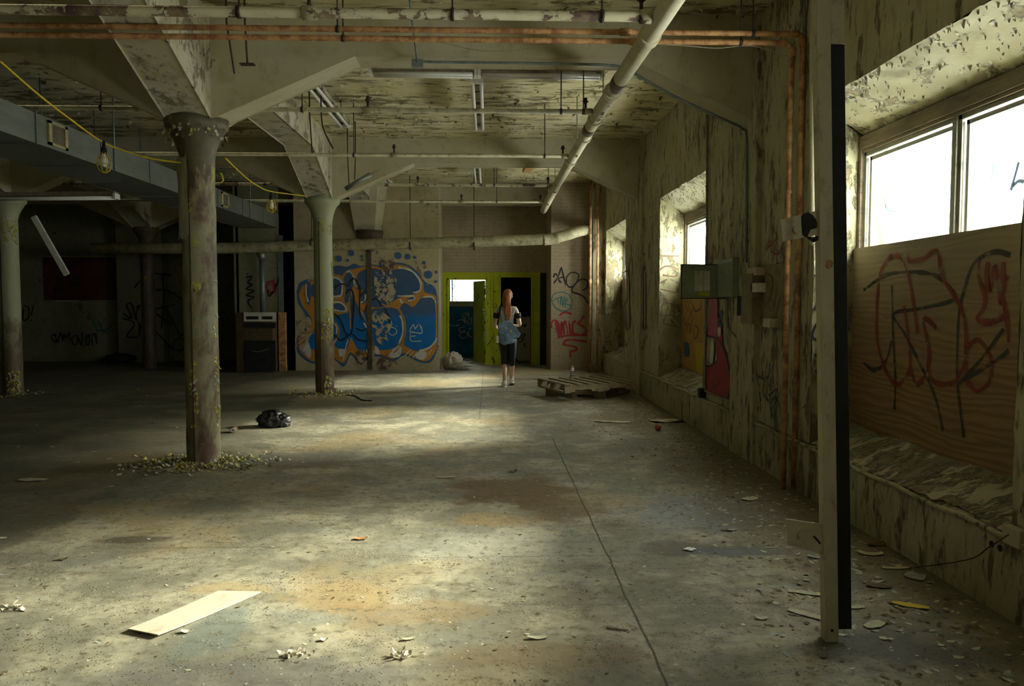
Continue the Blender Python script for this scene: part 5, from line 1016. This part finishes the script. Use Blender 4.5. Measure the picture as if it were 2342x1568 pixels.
for i in range(1500):
    y = R(3.3, 16); z = R(.4, 3.9); 
    if any(a-.02 < y < b+.02 and .35 < z < 3.0 for a, b in WINS): continue
    if noise.noise(Vector((0, y*1.5, z*1.2))) < 0: continue
    flake(q, (WX-.004, y, z), (-1, 0, 0), R(.015, .045), random.choice((0, 0, 1, 2)), .5, Vector((0, R(-.4, .4), -1)))
o = q.build('peeling_paint', FM, wall_right); o['kind'] = 'stuff'; o['label'] = 'curled paint flakes lifting off the window wall'

def sheet(K, x, y, z0, z1, a0, a1, r, mat, name):
    q = MB(); na, nz = 14, 16; vs = []
    for j in range(nz+1):
        for i in range(na+1):
            z = z0+(z1-z0)*j/nz; a = a0+(a1-a0)*i/na; e = .18*noise.noise(Vector((a*2, z*3, K))); a += e*(i in (0, na)); zz = z+(.12*noise.noise(Vector((a*4, 1, K))) if j in (0, nz) else 0)
            rr = r+.012*noise.noise(Vector((a*3, z*5, K)))+.02*(abs(i/na-.5)*2)**4; vs.append((x+rr*math.cos(a), y+rr*math.sin(a), zz))
    q.add(vs, [(j*(na+1)+i, j*(na+1)+i+1, (j+1)*(na+1)+i+1, (j+1)*(na+1)+i) for j in range(nz) for i in range(na)], 0, True)
    return q.build(name, M[mat], K1)
sheet(1, -2.66, 7.08, 2.05, 2.78, 2.6, 4.6, .17, 'beam', 'torn_cladding')
# ================================================================ THE PERSON, walking away
for nm, col, ro in (('skin', (.55, .36, .26), .5), ('shirtg', (.30, .31, .29), .8), ('shirtb', (.012, .012, .015), .8), ('leggings', (.012, .012, .014), .7), ('sock', (.50, .48, .42), .8), ('shoe', (.62, .60, .55), .6), ('sole', (.75, .74, .7), .5), ('patchy', (.60, .42, .12), .7)):
    M[nm] = plain(nm, col, ro, 0, .08, 20, .1, [c*.8 for c in col], .2)
k = N('auburn_hair'); v = k.map((8, 8, 1.0)); M['hair'] = k.bsdf(k.mix(k.ramp(k.noise(9, 6, .6, v), .35, .65), (.60, .21, .04), (.26, .08, .015)), .38, k.noise(16, 4, .5, v), .9, .02, spec=.6)
k = N('washed_denim'); M['denim'] = k.bsdf(k.mix(k.ramp(k.noise(7, 6, .7), .35, .65), (.10, .165, .25), (.24, .34, .44)), .8, k.noise(40, 4), .3, .004)
PX, PY_ = P(1160, 885, Z=0).x, 13.15
def skinobj(name, verts, edges, mat, parent, root=0, sub=2, label=None):
    me = bpy.data.meshes.new(name); me.from_pydata([v[:3] for v in verts], edges, []); me.materials.append(M[mat])
    o = bpy.data.objects.new(name, me); C.collection.objects.link(o); o.parent = parent
    s_ = o.modifiers.new('skin', 'SKIN'); s_.use_smooth_shade = True
    for i, v in enumerate(verts):
        sv = me.skin_vertices[0].data[i]; sv.radius = (v[3], v[4] if len(v) > 4 else v[3]); sv.use_root = (i == root)
    m_ = o.modifiers.new('sub', 'SUBSURF'); m_.levels = sub; m_.render_levels = sub
    if label: o['label'] = label
    return o
PR = thing('person', 'person with a long auburn ponytail, grey tee and black leggings, walking away', 'person', (PX, PY_, 0))
# joints: x right, y ahead, z up.  left foot planted nearer, right foot a step ahead
V = []; E_ = []
def J(x, y, z, r, r2=None, par=None):
    V.append((x, y, z, r, r2 or r)); i = len(V)-1
    if par is not None: E_.append((par, i))
    return i
pel = J(0, 0, .90, .125, .095); wa = J(0, .0, 1.05, .105, .08, pel); ch = J(0, -.01, 1.22, .125, .09, wa); sh = J(0, -.01, 1.34, .10, .07, ch); nk = J(.005, .0, 1.43, .045, .045, sh); nk2 = J(.01, .01, 1.49, .045, .045, nk)
hd = J(.012, .015, 1.55, .072, .082, nk2); hd2 = J(.012, .01, 1.62, .070, .08, hd)
fingers = []
def arm(s_, el, wr, hand):
    a = J(s_*.135, -.01, 1.345, .05, None, sh); b = J(s_*.178, -.01, 1.28, .043, None, a); e = J(el[0], el[1], el[2], .034, None, b); w_ = J(wr[0], wr[1], wr[2], .022, None, e)
    wv, hv = Vector(wr), Vector(hand); d = (hv-wv).normalized(); side = d.cross(Vector((0, 0, 1))).normalized()
    pm_ = wv+d*.05; pk = J(*pm_, .028, .016, w_); pe = wv+d*.085; kn = J(*pe, .026, .013, pk)
    for off, ln in ((-.024, .062), (-.008, .075), (.009, .07), (.025, .055)):
        p1 = pe+side*off+d*ln*.45+Vector((0, 0, -.004)); p2 = p1+d*ln*.3+Vector((0, 0, -.02)); p3 = p2+d*ln*.1+Vector((0, 0, -.02))
        f1_ = J(*p1, .0085, None, kn); f2_ = J(*p2, .008, None, f1_); J(*p3, .0075, None, f2_)
    t1 = J(*(wv+d*.03-side*s_*.032), .011, None, pk); J(*(wv+d*.065-side*s_*.045+Vector((0, 0, -.01))), .009, None, t1)
arm(-1, (-.215, .0, 1.07), (-.17, .20, 1.02), (-.06, .30, 1.05)); arm(1, (.225, -.01, 1.08), (.165, .20, 1.06), (.06, .30, 1.08))
def leg(s_, x, ky, fy, az=.075, heel=0.0):
    h = J(s_*.075, 0, .84, .085, .09, pel); t_ = J(x*.9, ky*.5, .66, .077, .08, h); k_ = J(x, ky, .47, .052, None, t_); c_ = J(x, (ky+fy)/2-.01, .36, .050, .053, k_); c2 = J(x, fy*.9, .22, .037, None, c_); a = J(x, fy, az+heel, .029, None, c2)
    hl = J(x, fy-.02, .035+heel, .03, .03, a); J(x+s_*.01, fy+.09, .028, .032, .022, a); return a
leg(-1, -.045, .06, -.04); leg(1, .085, .03, .20, heel=.055)
skinobj('body', V, E_, 'skin', PR, pel)
# head detail
q = MB(); c0 = Vector((.012, .015, 1.585)); q.blob(c0+Vector((0, .008, 0)), (.073, .090, .105), 0, 1, 28, 20)
for s_ in (-1, 1): q.blob(c0+Vector((s_*.074, .005, -.01)), (.012, .018, .028), 0, 1, 12, 8)
q.blob(c0+Vector((0, .102, -.012)), (.012, .018, .02), 0, 1, 12, 8)
q.build('head', M['skin'], PR, local=True, label='turned away, one ear catching the light')
q = MB()
for s_ in (-1, 1): q.blob(c0+Vector((s_*.03, .088, .008)), (.012, .008, .007), 0, 1, 10, 6)
q.build('eyes', M['white'], PR, local=True); q = MB(); q.blob(c0+Vector((0, .092, -.052)), (.024, .008, .008), 0, 1, 10, 6); q.build('mouth', M['ppink'], PR, local=True)
q = MB(); q.blob(c0+Vector((0, -.008, .016)), (.084, .098, .104), .08, 5, 32, 22, seed=3)
pts = [c0+Vector((0, -.085, .03)), c0+Vector((-.002, -.125, .0)), c0+Vector((-.004, -.125, -.10)), c0+Vector((.0, -.12, -.20)), c0+Vector((.008, -.125, -.29)), c0+Vector((.004, -.12, -.37)), c0+Vector((.006, -.11, -.42))]
q.tube(smooth_pts(pts, 4), [.03, .036, .042, .046, .048, .05, .052, .052, .051, .049, .047, .048, .050, .047, .042, .042, .046, .044, .038, .032, .028, .022, .016, .010, .005][:25], 16)
for i in range(9):
    a = R(-.035, .035); q.tube(smooth_pts([c0+Vector((a, -.14+R(-.01, .02), -.06)), c0+Vector((a*1.3, -.155, -.2)), c0+Vector((a*1.2+R(-.012, .012), -.15, -.31)), c0+Vector((a*.7, -.13, -.40+R(-.03, .03)))], 3), [.012]*3+[.013]*3+[.012, .009, .007, .004], 8)
for i in range(5): a = -.03-.012*i; q.tube(smooth_pts([c0+Vector((-.07, -.02, .02)), c0+Vector((-.085+i*.006, -.05, -.08)), c0+Vector((-.07+i*.01, -.10, -.22))], 3), [.012, .016, .018, .018, .014, .010, .005], 8)
q.build('ponytail', M['hair'], PR, local=True, label='long auburn ponytail reaching the waist')
q = MB(); q.tube([c0+Vector((0, -.095, .025)), c0+Vector((0, -.115, .015))], .036, 16); q.build('hair_tie', M['shirtb'], PR, local=True)
# clothing
Vs = [(0, 0, .97, .128, .10), (0, 0, 1.08, .113, .09), (0, -.01, 1.22, .133, .10), (0, -.01, 1.345, .105, .08), (0, -.005, 1.40, .055, .055)]; Es = [(0, 1), (1, 2), (2, 3), (3, 4)]
for s_ in (-1, 1): n_ = len(Vs); Vs += [(s_*.13, -.01, 1.35, .06, .06), (s_*.182, -.01, 1.275, .056, .056)]; Es += [(3, n_), (n_, n_+1)]
sh_ = skinobj('tshirt', Vs, Es, 'shirtg', PR, 0, label='grey tee with black sleeve bands')
for s_ in (-1, 1):
    q = MB(); q.tube([(s_*.178, -.01, 1.285), (s_*.197, -.008, 1.195)], [.058, .053], 20); q.build('sleeve_band', M['shirtb'], sh_, local=True)
Vs = [(0, 0, .98, .118, .09), (0, -.01, .88, .165, .125)]; Es = [(0, 1)]
for s_, x, ky, fy in ((-1, -.045, .06, -.04), (1, .085, .03, .20)):
    n_ = len(Vs); Vs += [(s_*.082, -.005, .80, .105, .105), (x*.95, ky*.5, .66, .093, .092), (x, ky, .48, .064, .064), (x, (ky+fy)/2-.01, .36, .060, .062)]; Es += [(1, n_), (n_, n_+1), (n_+1, n_+2), (n_+2, n_+3)]
skinobj('leggings', Vs, Es, 'leggings', PR, 0, label='black calf-length leggings')
for x, fy, hz in ((-.045, -.04, .0), (.085, .20, .05)):
    q = MB(); q.tube([(x, fy-.005, .06+hz), (x, fy, .115+hz)], [.036, .038], 16); q.build('sock', M['sock'], PR, local=True)
    q = MB(); q.blob((x, fy-.005, .055+hz), (.042, .05, .045), .0, 1, 20, 12); q.blob((x+(.008 if x > 0 else -.008), fy+.09, .042+hz*.35), (.045, .085, .036), 0, 1, 20, 12); shn = q.build('shoe', M['shoe'], PR, local=True, label='pale low trainer')
    q = MB(); ol = [(x+.046*math.cos(a*.3927)+(.008 if x > 0 else -.008), fy+.055+.125*math.sin(a*.3927)) for a in range(16)]; zz = lambda p: hz*max(0, 1-(p[1]-fy+.07)/.20)
    q.prism(ol, lambda p: Vector((p[0], p[1], zz(p)+.001)), lambda p: Vector((p[0], p[1], zz(p)+.02))); q.build('sole', M['sole'], shn, local=True)
# the bag carried low on the back
BG = thing('backpack', 'faded blue denim backpack slung low on the walking person', 'backpack', (PX, PY_-.17, .80))
def bgp(x, y, z): return Vector((PX+x, PY_+y, z))
q = MB(); q.blob(bgp(.0, -.20, .92), (.165, .085, .165), .22, 2.2, 32, 20, seed=6); q.build('bag_body', M['denim'], BG)
q = MB(); fl_ = [(-.16, 1.08), (-.08, 1.13), (.05, 1.12), (.14, 1.05), (.215, .93), (.19, .88), (.10, .89), (-.02, .91), (-.13, .96)]
q.prism(fl_, lambda p: bgp(p[0], -.265-.03*math.cos(p[0]*8), p[1]), lambda p: bgp(p[0], -.20, p[1])); q.build('flap', M['denim'], BG, bevel=.012, label='pointed denim flap drooping to the right')
for x, z in ((-.03, 1.03), (.06, .985)): q = MB(); q.blob(bgp(x, -.288, z), (.016, .006, .022), .3, 3, 10, 6); q.build('badge', M['patchy'], BG, label='small ochre badge')
q = MB(); q.tube(smooth_pts([bgp(-.13, -.22, .97), bgp(-.165, -.13, 1.10), bgp(-.135, -.10, 1.25), bgp(-.115, -.07, 1.40), bgp(-.11, .03, 1.41), bgp(-.12, .10, 1.30)]), .014, 10); q.build('strap', M['shirtb'], BG)
q = MB(); q.box(PX-.19, PX-.15, PY_-.25, PY_-.235, .78, .90, R=None); q.build('hanging_tag', M['paperwhite'], BG, label='white cloth hanging from the bag')
q = MB(); q.blob(bgp(.12, -.20, .83), (.035, .03, .045), .3, 3, 14, 10); q.build('side_pocket', M['denim'], BG)
